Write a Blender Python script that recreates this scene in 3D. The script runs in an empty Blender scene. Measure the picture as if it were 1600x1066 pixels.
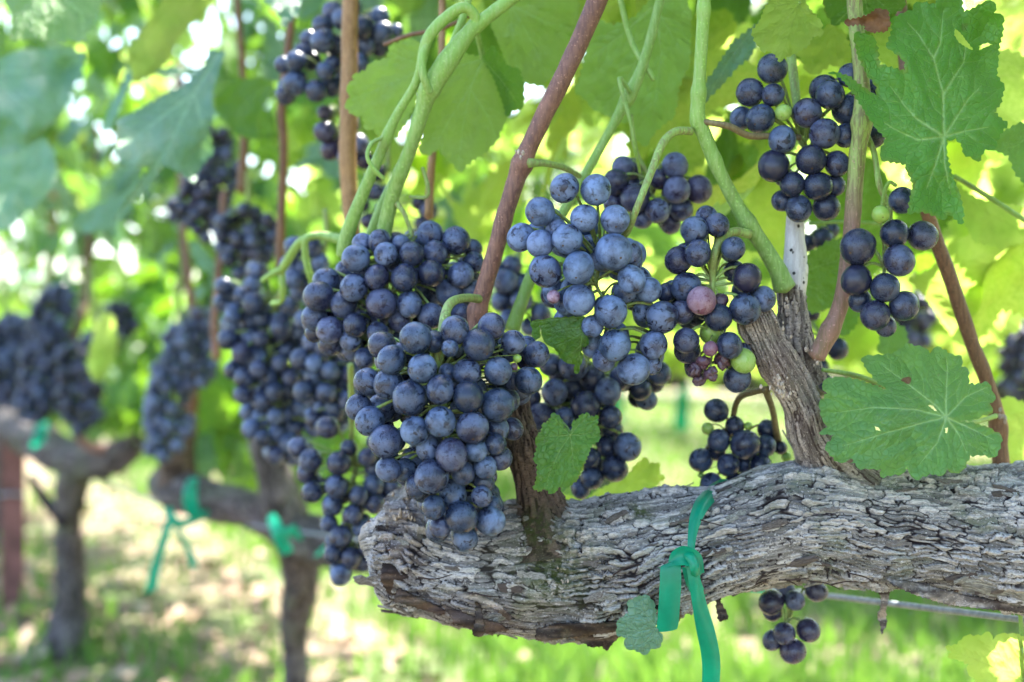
import bpy, math, random
import numpy as np
from mathutils import Vector, Matrix
from mathutils.geometry import delaunay_2d_cdt

random.seed(7)
R = random.Random(11)
SC = bpy.context.scene
COL = SC.collection
# ------------------------------------------------------------------ camera, sky, sun
FPX, CX, CY, CAMZ = 2222.2, 800.0, 533.0, 0.50


def P(x, y, d):
    return Vector(((x - CX) / FPX * d, d, CAMZ + (CY - y) / FPX * d))


cam = bpy.data.cameras.new('camera')
cam.lens, cam.sensor_width, cam.clip_start, cam.clip_end = 50, 36, 0.01, 200
cam.dof.use_dof = True
cam.dof.focus_distance = 0.648
cam.dof.aperture_fstop = 6.0
cam.dof.aperture_blades = 0
camo = bpy.data.objects.new('camera', cam)
camo.location = (0, 0, CAMZ)
camo.rotation_euler = (math.radians(90), 0, 0)
COL.objects.link(camo)
SC.camera = camo

SUN_EL, SUN_AZ = math.radians(60), math.radians(28)
world = bpy.data.worlds.new('World')
SC.world = world
world.use_nodes = True
wn = world.node_tree.nodes
sky = wn.new('ShaderNodeTexSky')
sky.sky_type = 'NISHITA'
sky.sun_disc = False
sky.sun_elevation, sky.sun_rotation = SUN_EL, SUN_AZ
sky.dust_density = 2.0
wn['Background'].inputs['Strength'].default_value = 0.15
world.node_tree.links.new(sky.outputs[0], wn['Background'].inputs['Color'])
sun = bpy.data.lights.new('sun', 'SUN')
sun.energy, sun.angle, sun.color = 4.7, math.radians(0.5), (1.0, 0.95, 0.86)
suno = bpy.data.objects.new('sun', sun)
SDIR = Vector((math.sin(SUN_AZ) * math.cos(SUN_EL), math.cos(SUN_AZ) * math.cos(SUN_EL), math.sin(SUN_EL)))
suno.rotation_euler = SDIR.to_track_quat('Z', 'Y').to_euler()
suno.location = (2, 5, 6)
COL.objects.link(suno)
SC.view_settings.view_transform = 'Standard'
SC.view_settings.look = 'None'
SC.view_settings.gamma = 1
SC.view_settings.use_curve_mapping = False
SC.view_settings.exposure = 2.72
SC.render.engine = 'CYCLES'
SC.cycles.use_denoising = True
SC.cycles.max_bounces = 6
SC.cycles.transmission_bounces = 5
SC.cycles.adaptive_threshold = 0.02
SC.cycles.sample_clamp_indirect = 6
SC.cycles.sample_clamp_direct = 0

# ------------------------------------------------------------------ helpers


def tag(o, label=None, cat=None, group=None, kind=None):
    if label:
        o['label'] = label
    if cat:
        o['category'] = cat
    if group:
        o['group'] = group
    if kind:
        o['kind'] = kind
    return o


def link(name, me, parent=None, mat=None, loc=None):
    o = bpy.data.objects.new(name, me)
    COL.objects.link(o)
    if mat is not None and me is not None and not me.materials:
        me.materials.append(mat)
    if loc is not None:
        o.location = loc
    if parent is not None:
        o.parent = parent
        o.matrix_parent_inverse = Matrix.Translation(-parent.location) if parent.parent is None else parent.matrix_basis.inverted()
    return o


def thing(name, loc, label, cat, group=None):
    o = link(name, None, loc=loc)
    o.empty_display_size = 0.02
    return tag(o, label, cat, group)


def mesh_np(name, v, f, smooth=True, attrs=None):
    """v (n,3) float, f (m,3|4) int array or list of lists"""
    me = bpy.data.meshes.new(name)
    v = np.asarray(v, dtype=np.float32)
    if isinstance(f, np.ndarray):
        n, k = f.shape
        me.vertices.add(len(v))
        me.vertices.foreach_set('co', v.ravel())
        me.loops.add(n * k)
        me.loops.foreach_set('vertex_index', f.astype(np.int32).ravel())
        me.polygons.add(n)
        me.polygons.foreach_set('loop_start', np.arange(0, n * k, k, dtype=np.int32))
        me.polygons.foreach_set('loop_total', np.full(n, k, dtype=np.int32))
    else:
        me.from_pydata([tuple(map(float, q)) for q in v], [], f)
    for an, av in (attrs or {}).items():
        a = me.attributes.new(an, 'FLOAT', 'POINT')
        a.data.foreach_set('value', np.asarray(av, dtype=np.float32))
    if smooth:
        me.polygons.foreach_set('use_smooth', np.ones(len(me.polygons), dtype=bool))
    me.update(calc_edges=True)
    return me


def hsh(ix, iy, iz, s):
    h = (ix * 374761393 + iy * 668265263 + iz * 2147483647 + s * 1274126177) & 0xFFFFFFFF
    h = ((h ^ (h >> 13)) * 12741261) & 0xFFFFFFFF
    h = (h ^ (h >> 16)) & 0xFFFFFF
    return h / float(0xFFFFFF)


def vnoise(p, s=0):
    i = np.floor(p).astype(np.int64)
    f = p - i
    f = f * f * (3 - 2 * f)
    r = 0
    for a in (0, 1):
        for b in (0, 1):
            for c in (0, 1):
                w = (f[:, 0] if a else 1 - f[:, 0]) * (f[:, 1] if b else 1 - f[:, 1]) * (f[:, 2] if c else 1 - f[:, 2])
                r = r + w * hsh(i[:, 0] + a, i[:, 1] + b, i[:, 2] + c, s)
    return r * 2 - 1


def fbm(p, s=0, o=3):
    r, a = 0, 1.0
    for k in range(o):
        r = r + a * vnoise(p * (2.03 ** k), s + k)
        a *= 0.5
    return r


def catmull(pts, n):
    """pts (k,m) -> n samples evenly in arc length of the first three columns"""
    p = np.asarray(pts, float)
    q = np.vstack([2 * p[0] - p[1], p, 2 * p[-1] - p[-2]])
    out = []
    m = 14
    for i in range(1, len(q) - 2):
        a, b, c, d = q[i - 1], q[i], q[i + 1], q[i + 2]
        for t in np.linspace(0, 1, m, endpoint=False):
            out.append(0.5 * (2 * b + (c - a) * t + (2 * a - 5 * b + 4 * c - d) * t * t + (3 * b - a - 3 * c + d) * t ** 3))
    out.append(p[-1])
    out = np.array(out)
    L = np.concatenate([[0], np.cumsum(np.linalg.norm(np.diff(out[:, :3], axis=0), axis=1))])
    s = np.linspace(0, L[-1], n)
    return np.stack([np.interp(s, L, out[:, j]) for j in range(out.shape[1])], 1), s


def frames(c, up=(0, 0, 1)):
    t = np.gradient(c, axis=0)
    t /= np.linalg.norm(t, axis=1)[:, None] + 1e-12
    n = np.array(up, float)
    if abs(np.dot(n, t[0])) > 0.9:
        n = np.array((0.0, -1.0, 0.0))
    N = np.zeros_like(c)
    for i in range(len(c)):
        n = n - t[i] * np.dot(n, t[i])
        n /= np.linalg.norm(n) + 1e-12
        N[i] = n
    return t, N, np.cross(t, N)


def grid_faces(ns, nt, closed=True):
    i = np.arange(ns - 1)[:, None]
    j = np.arange(nt if closed else nt - 1)[None, :]
    a = i * nt + j
    b = i * nt + (j + 1) % nt
    return np.stack([a, a + nt, b + nt, b], -1).reshape(-1, 4)


def px_path(pts):
    """(x,y,d,width px) -> rows of world xyz + radius"""
    return [tuple(P(x, y, d)) + (w * 0.5 * d / FPX,) for x, y, d, w in pts]


def tube_raw(rows, n=None, seg=10, bumps=(), rough=0.0, seed=0):
    if n is None:
        n = max(6, len(rows) * 7)
    c, s = catmull(rows, n)
    r = c[:, 3].copy()
    L = s[-1]
    for bs, ba, bw in bumps:
        r *= 1 + ba * np.exp(-((s / L - bs) / bw) ** 2)
    c = c[:, :3]
    t, N, B = frames(c)
    th = np.linspace(0, 2 * math.pi, seg, endpoint=False)
    dirs = np.cos(th)[None, :, None] * N[:, None, :] + np.sin(th)[None, :, None] * B[:, None, :]
    rr = np.repeat(r[:, None], seg, 1)
    if rough:
        pp = (c[:, None, :] + dirs * rr[..., None]).reshape(-1, 3)
        rr = rr * (1 + rough * fbm(pp * 160, seed).reshape(rr.shape))
    v = c[:, None, :] + dirs * rr[..., None]
    v = v.reshape(-1, 3)
    f = grid_faces(n, seg)
    fl = [tuple(q) for q in f.tolist()]
    k = len(v)
    v = np.vstack([v, c[0] - t[0] * r[0] * .5, c[-1] + t[-1] * r[-1] * .5])
    for j in range(seg):
        fl.append((k, (j), (j + 1) % seg)[::1])
        b = (n - 1) * seg
        fl.append((k + 1, b + (j + 1) % seg, b + j))
    al = np.concatenate([np.repeat(np.linspace(0, 1, n), seg), [0, 1]])
    return v, fl, al


def tube(name, pts, parent, mat, px=True, **kw):
    rows = px_path(pts) if px else pts
    v, f, al = tube_raw(rows, **kw)
    return link(name, mesh_np(name, v, f, attrs={'along': al}), parent, mat)


class Acc:
    def __init__(s):
        s.v, s.f, s.n, s.a = [], [], 0, []

    def add(s, v, f, a=None):
        v = np.asarray(v, float)
        s.f += [tuple(i + s.n for i in q) for q in f]
        s.v.append(v)
        s.a.append(np.zeros(len(v)) if a is None else np.asarray(a, float))
        s.n += len(v)

    def mesh(s, name, an='along', smooth=True):
        return mesh_np(name, np.vstack(s.v), s.f, smooth, {an: np.concatenate(s.a)})


# ------------------------------------------------------------------ materials


class NT:
    def __init__(s, name):
        s.m = bpy.data.materials.new(name)
        s.m.use_nodes = True
        s.t = s.m.node_tree
        s.n = s.t.nodes
        s.b = s.n['Principled BSDF']
        s.out = s.n['Material Output']

    def new(s, ty, **kw):
        n = s.n.new(ty)
        for k, v in kw.items():
            if k.startswith('i_'):
                n.inputs[k[2:].replace('_', ' ')].default_value = v
            else:
                setattr(n, k, v)
        return n

    def l(s, a, b):
        s.t.links.new(a, b)

    def set(s, **kw):
        for k, v in kw.items():
            k = k.replace('_', ' ')
            if hasattr(v, 'is_linked'):
                s.l(v, s.b.inputs[k])
            else:
                s.b.inputs[k].default_value = v

    def math(s, op, a, b=0.0, c=0.0, clamp=False):
        n = s.n.new('ShaderNodeMath')
        n.operation = op
        n.use_clamp = clamp
        for i, q in enumerate((a, b, c)):
            if hasattr(q, 'is_linked'):
                s.l(q, n.inputs[i])
            else:
                n.inputs[i].default_value = q
        return n.outputs[0]

    def mix(s, fac, a, b, mode='MIX'):
        n = s.n.new('ShaderNodeMix')
        n.data_type = 'RGBA'
        n.blend_type = mode
        for i, q in ((0, fac), (6, a), (7, b)):
            if hasattr(q, 'is_linked'):
                s.l(q, n.inputs[i])
            else:
                n.inputs[i].default_value = q if i == 0 else (q[0], q[1], q[2], 1)
        return n.outputs[2]

    def noise(s, scale, detail=3, rough=.5, dist=0.0, vec=None, w=None):
        n = s.new('ShaderNodeTexNoise')
        n.inputs['Scale'].default_value = scale
        n.inputs['Detail'].default_value = detail
        n.inputs['Roughness'].default_value = rough
        n.inputs['Distortion'].default_value = dist
        if vec is not None:
            s.l(vec, n.inputs['Vector'])
        return n.outputs['Fac']

    def ramp(s, fac, a, b, lo=0.0, hi=1.0):
        n = s.new('ShaderNodeMapRange')
        n.interpolation_type = 'SMOOTHSTEP'
        s.l(fac, n.inputs['Value'])
        for k, v in (('From Min', a), ('From Max', b), ('To Min', lo), ('To Max', hi)):
            n.inputs[k].default_value = v
        return n.outputs['Result']

    def attr(s, name):
        return s.new('ShaderNodeAttribute', attribute_name=name).outputs['Fac']

    def bump(s, h, strength=.3, dist=.001):
        n = s.new('ShaderNodeBump')
        n.inputs['Strength'].default_value = strength
        n.inputs['Distance'].default_value = dist
        s.l(h, n.inputs['Height'])
        s.l(n.outputs[0], s.b.inputs['Normal'])


def rnd_vec(T, k=37.0):
    oi = T.new('ShaderNodeObjectInfo')
    tc = T.new('ShaderNodeTexCoord')
    mm = T.new('ShaderNodeVectorMath', operation='SCALE')
    cb = T.new('ShaderNodeCombineXYZ')
    T.l(oi.outputs['Random'], cb.inputs[0])
    T.l(T.math('FRACT', T.math('MULTIPLY', oi.outputs['Random'], 17.3)), cb.inputs[1])
    T.l(T.math('FRACT', T.math('MULTIPLY', oi.outputs['Random'], 71.7)), cb.inputs[2])
    T.l(cb.outputs[0], mm.inputs[0])
    mm.inputs['Scale'].default_value = k
    ad = T.new('ShaderNodeVectorMath', operation='ADD')
    T.l(tc.outputs['Object'], ad.inputs[0])
    T.l(mm.outputs[0], ad.inputs[1])
    return oi, tc, ad.outputs[0]


def mat_grape(name, skin, skin2, bloomc, bloom_gain=1.0, sss=0.0):
    T = NT(name)
    oi, tc, vec = rnd_vec(T)
    sep = T.new('ShaderNodeSeparateColor')
    T.l(oi.outputs['Color'], sep.inputs[0])
    big = T.noise(.9, 3, .6, .3, vec)
    scr = T.noise(1.5, 6, .62, .5, vec)
    spk = T.noise(9, 4, .7, .4, vec)
    rub = T.math('MULTIPLY', T.ramp(scr, .52, .64), T.ramp(T.math('FRACT', T.math('MULTIPLY', oi.outputs['Random'], 7.77)), .1, .9, .35, 1.0))   # rubbed dark patches
    rub2 = T.ramp(spk, .56, .62)
    b = T.math('MULTIPLY', T.ramp(big, .30, .70, .25, 1.2), sep.outputs[0])
    b = T.math('SUBTRACT', b, T.math('MULTIPLY', rub, .70))
    b = T.math('SUBTRACT', b, T.math('MULTIPLY', rub2, .26))
    b = T.math('MULTIPLY', T.math('MAXIMUM', b, .05), bloom_gain, clamp=True)
    sk = T.mix(sep.outputs[1], skin, skin2)
    bc = T.mix(sep.outputs[1], bloomc, tuple(.5 * a + .5 * c for a, c in zip(bloomc, (.20, .14, .25))))
    base = T.mix(b, sk, bc)
    sx = T.new('ShaderNodeSeparateXYZ')
    T.l(tc.outputs['Object'], sx.inputs[0])
    rad = T.math('SQRT', T.math('ADD', T.math('MULTIPLY', sx.outputs[0], sx.outputs[0]), T.math('MULTIPLY', sx.outputs[1], sx.outputs[1])))
    dot = T.math('MULTIPLY', T.ramp(rad, .05, .09, 1, 0), T.math('LESS_THAN', sx.outputs[2], 0.0))
    base = T.mix(dot, base, (.06, .035, .02))
    T.set(Base_Color=base, Roughness=T.math('ADD', T.math('MULTIPLY', b, .34), .25, clamp=True))
    T.b.inputs['Specular IOR Level'].default_value = .45
    T.b.inputs['Sheen Weight'].default_value = .0
    T.b.inputs['Sheen Roughness'].default_value = .5
    T.b.inputs['Sheen Tint'].default_value = (.75, .85, 1, 1)
    if sss:
        T.b.inputs['Subsurface Weight'].default_value = sss
        T.b.inputs['Subsurface Radius'].default_value = (1, .7, .3)
        T.b.inputs['Subsurface Scale'].default_value = .004
    T.bump(T.math('ADD', scr, T.math('MULTIPLY', spk, .25)), .10, .02)
    return T.m


def mat_leaf(name, green, trans, veinc, tfac=.45, gloss=.42):
    T = NT(name)
    oi, tc, vec = rnd_vec(T, 3.0)
    oc = T.new('ShaderNodeSeparateColor')
    T.l(oi.outputs['Color'], oc.inputs[0])
    rnd = oi.outputs['Random']
    n1 = T.noise(28, 4, .6, .3, vec)
    n2 = T.noise(160, 3, .6, 0, vec)
    v = T.attr('vein')
    g2 = tuple(q * w for q, w in zip(green, (1.55, 1.25, .9)))
    col = T.mix(T.ramp(n1, .3, .7), green, g2)
    col = T.mix(T.math('MULTIPLY', T.ramp(n2, .45, .75), .35), col, tuple(q * .7 for q in green))
    hs = T.new('ShaderNodeHueSaturation')
    T.l(T.math('ADD', T.math('MULTIPLY', rnd, .035), .483), hs.inputs['Hue'])
    T.l(T.math('ADD', T.math('MULTIPLY', T.math('FRACT', T.math('MULTIPLY', rnd, 13.7)), .45), .78), hs.inputs['Value'])
    T.l(col, hs.inputs['Color'])
    spots = T.ramp(T.noise(75, 2, .5, 0, vec), .715, .74)
    edge = T.math('MULTIPLY', T.ramp(T.attr('rim'), .55, 1.0), T.ramp(n1, .52, .7))
    base = T.mix(T.math('MULTIPLY', v, .95), hs.outputs[0], tuple(min(1, q * 1.2) for q in veinc))
    base = T.mix(T.math('MULTIPLY', edge, .5), base, (.22, .17, .02))
    base = T.mix(T.math('MULTIPLY', spots, oc.outputs[0]), base, (.16, .09, .04))
    tcol = T.mix(T.math('MULTIPLY', v, .6), trans, tuple(q * .55 for q in trans))
    tcol = T.mix(T.ramp(n1, .3, .75), tcol, tuple(q * w for q, w in zip(trans, (.6, .75, .5))))
    tcol = T.mix(T.math('MULTIPLY', spots, oc.outputs[0]), tcol, (.10, .05, .01))
    base = T.mix(T.math('MULTIPLY', T.ramp(T.noise(420, 3, .7, 0, vec), .62, .70), .22), base, (.34, .38, .30))
    T.set(Base_Color=base, Roughness=T.ramp(n1, .3, .7, gloss - .06, gloss + .16))
    T.b.inputs['Specular IOR Level'].default_value = .5
    tr = T.new('ShaderNodeBsdfTranslucent')
    T.l(tcol, tr.inputs['Color'])
    mx = T.new('ShaderNodeMixShader')
    mx.inputs[0].default_value = tfac
    T.l(T.b.outputs[0], mx.inputs[1])
    T.l(tr.outputs[0], mx.inputs[2])
    T.l(mx.outputs[0], T.out.inputs['Surface'])
    vo = T.new('ShaderNodeTexVoronoi', feature='DISTANCE_TO_EDGE')
    vo.inputs['Scale'].default_value = 330
    T.l(vec, vo.inputs['Vector'])
    ret = T.ramp(vo.outputs['Distance'], .0, .12)
    hgt = T.math('ADD', T.math('MULTIPLY', v, -.6), T.math('ADD', T.math('MULTIPLY', n2, .35), T.math('MULTIPLY', ret, .35)))
    T.bump(hgt, .65, .0014)
    return T.m


def mat_bark(name, light, dark, green=.3, scale=1.0):
    T = NT(name)
    tc = T.new('ShaderNodeTexCoord')
    vec = tc.outputs['Object']
    cell, gap, seg = T.attr('cell'), T.attr('gap'), T.attr('along')
    mp = T.new('ShaderNodeMapping')
    T.l(vec, mp.inputs[0])
    mp.inputs['Scale'].default_value = (1, 4, 5)
    fib = T.noise(330 * scale, 4, .7, .3, mp.outputs[0])
    fine = T.noise(1100 * scale, 2, .6, 0, vec)
    lich = T.noise(38 * scale, 4, .6, .5, vec)
    pl = T.noise(17 * scale, 2, .5, 0, vec)
    lt = T.mix(T.ramp(cell, .15, .78), tuple(.22 * q for q in light), light)
    lt = T.mix(T.math('MULTIPLY', T.ramp(fib, .42, .62), .75), lt, tuple(q * .34 for q in light))
    lt = T.mix(T.math('MULTIPLY', T.ramp(pl, .5, .7), .5), lt, tuple(.5 * a + .5 * c for a, c in zip(dark, (.20, .125, .115))))
    lt = T.mix(T.math('MULTIPLY', T.ramp(lich, .52, .68), green), lt, (.15, .18, .10))
    lt = T.mix(T.math('MULTIPLY', T.ramp(fine, .60, .70), .6), lt, tuple(min(.75, q * 1.35) for q in light))
    red = T.math('MULTIPLY', T.math('GREATER_THAN', cell, .93), T.ramp(T.noise(60 * scale, 2, .5, 0, vec), .55, .6))
    lt = T.mix(red, lt, (.15, .085, .065))
    moss = T.math('MULTIPLY', T.attr('moss'), T.ramp(T.noise(300 * scale, 4, .7, 0, vec), .35, .6))
    col = T.mix(T.ramp(gap, .05, .55), dark, lt)
    col = T.mix(moss, col, (.045, .06, .015))
    T.set(Base_Color=col, Roughness=.85)
    T.b.inputs['Specular IOR Level'].default_value = .2
    T.bump(T.math('ADD', fib, T.math('MULTIPLY', fine, .5)), .7, .0012)
    return T.m


def mat_stem(name, c0, c1, streak, freq=1.0, spots=0.0, ripe=(0, 1)):
    """c0 at the start of the stem, c1 at its end"""
    T = NT(name)
    tc = T.new('ShaderNodeTexCoord')
    al = T.attr('along')
    mp = T.new('ShaderNodeMapping')
    T.l(tc.outputs['Object'], mp.inputs[0])
    mp.inputs['Scale'].default_value = (6, 6, 1)
    st = T.noise(120 * freq, 4, .6, .2, mp.outputs[0])
    n = T.noise(60 * freq, 3, .6, .2, tc.outputs['Object'])
    fn = T.noise(900 * freq, 2, .5, 0, tc.outputs['Object'])
    col = T.mix(T.ramp(al, *ripe), c0, c1)
    col = T.mix(T.math('MULTIPLY', T.ramp(st, .42, .62), .75), col, streak)
    col = T.mix(T.math('MULTIPLY', T.ramp(T.noise(22 * freq, 3, .6, .3, tc.outputs['Object']), .56, .68), .55), col, tuple(.5 * a + .5 * b for a, b in zip(c0, (.11, .07, .03))))
    col = T.mix(T.math('MULTIPLY', T.ramp(n, .5, .75), .45), col, tuple(min(1, q * 1.5) for q in c0))
    col = T.mix(T.math('MULTIPLY', T.ramp(fn, .62, .72), .5), col, tuple(min(.7, q * 2.2 + .05) for q in c0))
    if spots:
        vo = T.new('ShaderNodeTexVoronoi')
        vo.inputs['Scale'].default_value = 210
        T.l(tc.outputs['Object'], vo.inputs['Vector'])
        col = T.mix(T.math('MULTIPLY', T.ramp(vo.outputs['Distance'], .14, .22, spots, 0), T.ramp(T.noise(90, 2, .5, 0, tc.outputs['Object']), .40, .46)), col, (.02, .018, .015))
    T.set(Base_Color=col, Roughness=.55)
    T.b.inputs['Specular IOR Level'].default_value = .35
    T.bump(T.math('ADD', st, T.math('MULTIPLY', fn, .4)), .4, .0008)
    return T.m


def mat_simple(name, c, rough=.5, spec=.4, metal=0, var=.25, scale=60, trans=None, bump=.2):
    T = NT(name)
    tc = T.new('ShaderNodeTexCoord')
    n = T.noise(scale, 4, .6, .2, tc.outputs['Object'])
    T.set(Base_Color=T.mix(T.ramp(n, .3, .7), tuple(q * (1 - var) for q in c), tuple(min(1, q * (1 + var)) for q in c)), Roughness=rough, Metallic=metal)
    T.b.inputs['Specular IOR Level'].default_value = spec
    T.bump(n, bump, .0015)
    if trans:
        tr = T.new('ShaderNodeBsdfTranslucent')
        tr.inputs['Color'].default_value = (*trans[0], 1)
        mx = T.new('ShaderNodeMixShader')
        mx.inputs[0].default_value = trans[1]
        T.l(T.b.outputs[0], mx.inputs[1])
        T.l(tr.outputs[0], mx.inputs[2])
        T.l(mx.outputs[0], T.out.inputs['Surface'])
    return T.m


M = {}
M['grape'] = mat_grape('grape_skin', (.0045, .0085, .023), (.026, .011, .032), (.135, .205, .365))
M['green'] = mat_grape('unripe_grape', (.22, .36, .06), (.22, .36, .06), (.40, .52, .26), .6, .4)
M['pink'] = mat_grape('pink_grape', (.14, .055, .085), (.14, .055, .085), (.40, .30, .38), .9, .2)
M['raisin'] = mat_grape('shrivelled_grape', (.035, .014, .022), (.10, .03, .05), (.16, .13, .17), .7)
M['leaf'] = mat_leaf('vine_leaf', (.040, .140, .022), (.27, .50, .030), (.22, .36, .12), .34, .40)
M['leaf_pale'] = mat_leaf('vine_leaf_pale', (.075, .200, .062), (.30, .54, .06), (.26, .42, .17), .32, .42)
M['leaf_under'] = mat_leaf('vine_leaf_underside', (.150, .300, .085), (.38, .58, .08), (.27, .44, .17), .50, .5)
M['leaf_blue'] = mat_leaf('vine_leaf_skylit', (.090, .225, .150), (.24, .46, .08), (.19, .33, .20), .18, .36)  # blue of the sky's light on the blades put into the green
M['leaf_lit'] = mat_leaf('vine_leaf_backlit', (.090, .185, .030), (.54, .68, .14), (.26, .36, .09), .70, .5)  # backlit copy of the leaf: sun glow put into a brighter translucent colour
M['dry'] = mat_simple('dry_leaf', (.14, .075, .04), .8, .2, var=.5, scale=120, trans=((.3, .12, .04), .25), bump=.6)
M['bark'] = mat_bark('old_vine_bark', (.56, .53, .52), (.022, .016, .018), .40)
M['bark_spur'] = mat_bark('spur_bark', (.50, .43, .38), (.050, .034, .031), .15)
M['bark_dark'] = mat_bark('dark_spur_bark', (.17, .12, .09), (.022, .014, .012), .15)
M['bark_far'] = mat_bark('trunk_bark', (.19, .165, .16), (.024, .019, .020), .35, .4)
M['cane_red'] = mat_stem('red_brown_cane', (.21, .105, .072), (.145, .072, .054), (.095, .045, .038))
M['cane_tan'] = mat_stem('tan_cane', (.29, .165, .068), (.27, .155, .068), (.16, .08, .03))
M['cane_dark'] = mat_stem('brown_cane', (.17, .085, .04), (.17, .085, .045), (.08, .04, .02))
M['shoot'] = mat_stem('green_shoot', (.155, .275, .055), (.19, .34, .06), (.25, .37, .12))
M['shoot_red'] = mat_stem('ripening_shoot', (.23, .13, .10), (.27, .36, .10), (.14, .10, .05), ripe=(.26, .42))
M['white_cane'] = mat_stem('pale_dead_cane', (.60, .56, .56), (.52, .50, .46), (.42, .38, .36), 1, 1.0)
M['peduncle'] = mat_stem('peduncle_green', (.21, .32, .08), (.20, .30, .09), (.17, .15, .06))
M['ped_brown'] = mat_stem('peduncle_brown', (.16, .13, .06), (.15, .12, .06), (.09, .06, .03))
M['ribbon'] = mat_simple('green_ribbon', (.004, .26, .155), .34, .5, var=.30, scale=45, trans=((.0, .50, .29), .36), bump=.35)
M['wire'] = mat_simple('galvanised_wire', (.22, .24, .27), .5, .4, .3, .25, 300)
M['post'] = mat_simple('rusty_steel_post', (.15, .065, .055), .7, .3, .0, .4, 30, bump=.5)
M['bits'] = mat_simple('bud_scales', (.36, .30, .25), .85, .2, 0, .35, 500, bump=.4)

# ------------------------------------------------------------------ ground
RD = np.array((-0.42, 0.907))      # row direction (away from the camera)
RN = np.array((0.907, 0.42))       # across the rows, away from the camera
R0 = np.array((0.03, 0.72))        # row line passes here


def row(t, u, z):
    q = R0 + RD * t + RN * u
    return Vector((q[0], q[1], z))


def row_u(x, y):
    return (x - R0[0]) * RN[0] + (y - R0[1]) * RN[1]


gx = np.linspace(-1, 1, 240)
gx = np.sign(gx) * (np.abs(gx) ** 2.2) * 90
gy = np.linspace(-1, 1, 240)
gy = np.sign(gy) * (np.abs(gy) ** 2.2) * 90 + 3
X, Y = np.meshgrid(gx, gy, indexing='ij')
pp = np.stack([X.ravel(), Y.ravel(), 0 * X.ravel()], 1)
Z = .018 * fbm(pp * 2.3, 3, 4) * np.exp(-(np.abs(pp[:, 0]) + np.abs(pp[:, 1])) / 30)
pp[:, 2] = Z
T = NT('vineyard_soil')
tc = T.new('ShaderNodeTexCoord')
n1 = T.noise(3.2, 5, .6, .3, tc.outputs['Object'])
n2 = T.noise(26, 5, .65, .2, tc.outputs['Object'])
n3 = T.noise(1.1, 3, .5, .2, tc.outputs['Object'])
c = T.mix(T.ramp(n2, .35, .65), (.115, .080, .052), (.24, .175, .118))
c = T.mix(T.ramp(n1, .44, .60), c, (.085, .12, .035))
c = T.mix(T.math('MULTIPLY', T.ramp(n3, .5, .68), .6), c, (.20, .165, .085))
T.set(Base_Color=c, Roughness=.95)
T.bump(n2, .8, .02)
ground = link('ground', mesh_np('ground', pp, grid_faces(240, 240, False)), None, T.m)
tag(ground, 'pale dry vineyard soil with patches of green grass', 'ground', kind='structure')

# grass (uncountable)
rg = np.random.default_rng(5)


def blades(n, cx, filt, h0, h1, w):
    b = cx(rg, n * 4)
    b = b[rg.random(len(b)) < filt(b)][:n]
    z0 = np.zeros(len(b))
    hh = rg.uniform(h0, h1, len(b)) * rg.uniform(.5, 1, len(b))
    a = rg.uniform(0, 2 * math.pi, len(b))
    ln = rg.uniform(.1, .6, len(b)) * hh
    la = rg.uniform(0, 2 * math.pi, len(b))
    dx, dy = np.cos(a) * w / 2, np.sin(a) * w / 2
    p0 = np.stack([b[:, 0] - dx, b[:, 1] - dy, z0 - .02], 1)
    p1 = np.stack([b[:, 0] + dx, b[:, 1] + dy, z0 - .02], 1)
    m = np.stack([b[:, 0] + np.cos(la) * ln * .35, b[:, 1] + np.sin(la) * ln * .35, hh * .6], 1)
    p2 = m + np.stack([dx, dy, 0 * dx], 1) * .8
    p3 = m - np.stack([dx, dy, 0 * dx], 1) * .8
    p4 = np.stack([b[:, 0] + np.cos(la) * ln, b[:, 1] + np.sin(la) * ln, hh], 1)
    v = np.stack([p0, p1, p2, p3, p4], 1).reshape(-1, 3)
    k = np.arange(len(b))[:, None] * 5
    f = np.concatenate([k + np.array([[0, 1, 2]]), k + np.array([[0, 2, 3]]), k + np.array([[3, 2, 4]])])
    return v, f


def gpos(r, n):
    d = 1.2 + 11 * r.random(n) ** 1.6
    return np.stack([r.uniform(-.5, .5, n) * d, d], 1)


def gfilt(q):
    u = row_u(q[:, 0], q[:, 1])
    nz = vnoise(np.stack([q[:, 0] * 2.2, q[:, 1] * 2.2, 0 * u + 4.], 1), 9)
    return np.where(u < .50, .03 + np.maximum(0, nz) * .20, .58 + .40 * nz)


v, f = blades(46000, gpos, gfilt, .02, .080, .009)
grass = link('grass', mesh_np('grass', v, f, False, {'vein': np.zeros(len(v)), 'rim': np.zeros(len(v))}), None,
             mat_leaf('grass_blades', (.060, .145, .028), (.20, .36, .05), (.1, .2, .04), .4, .6))
tag(grass, 'bright green grass growing in the alley between the vine rows', 'grass', kind='stuff')
# dry litter: straw, fallen leaves and pale stones lying under the row
av, af, cnt = [], [], 0
for i in range(2000):
    while True:
        q = gpos(rg, 1)[0]
        u = row_u(*q)
        if u < .45 or rg.random() < .12:
            break
    s = rg.uniform(.008, .034)
    a = rg.uniform(0, 6.28)
    ax = np.array((math.cos(a), math.sin(a), rg.uniform(-.5, .5))) * s
    bx = np.array((-math.sin(a), math.cos(a), rg.uniform(-.5, .5))) * s * rg.uniform(.3, .9)
    cc = np.array((q[0], q[1], .012 + rg.uniform(0, .012)))
    av += [cc - ax, cc - bx + (0, 0, .004), cc + ax, cc + bx + (0, 0, .004)]
    af.append((cnt, cnt + 1, cnt + 2, cnt + 3))
    cnt += 4
T = NT('dry_litter')
gi = T.new('ShaderNodeNewGeometry')
cr = T.new('ShaderNodeValToRGB')
cr.color_ramp.elements[0].color = (.20, .12, .07, 1)
cr.color_ramp.elements[1].color = (.33, .27, .20, 1)
e = cr.color_ramp.elements.new(.5)
e.color = (.30, .21, .13, 1)
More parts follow.
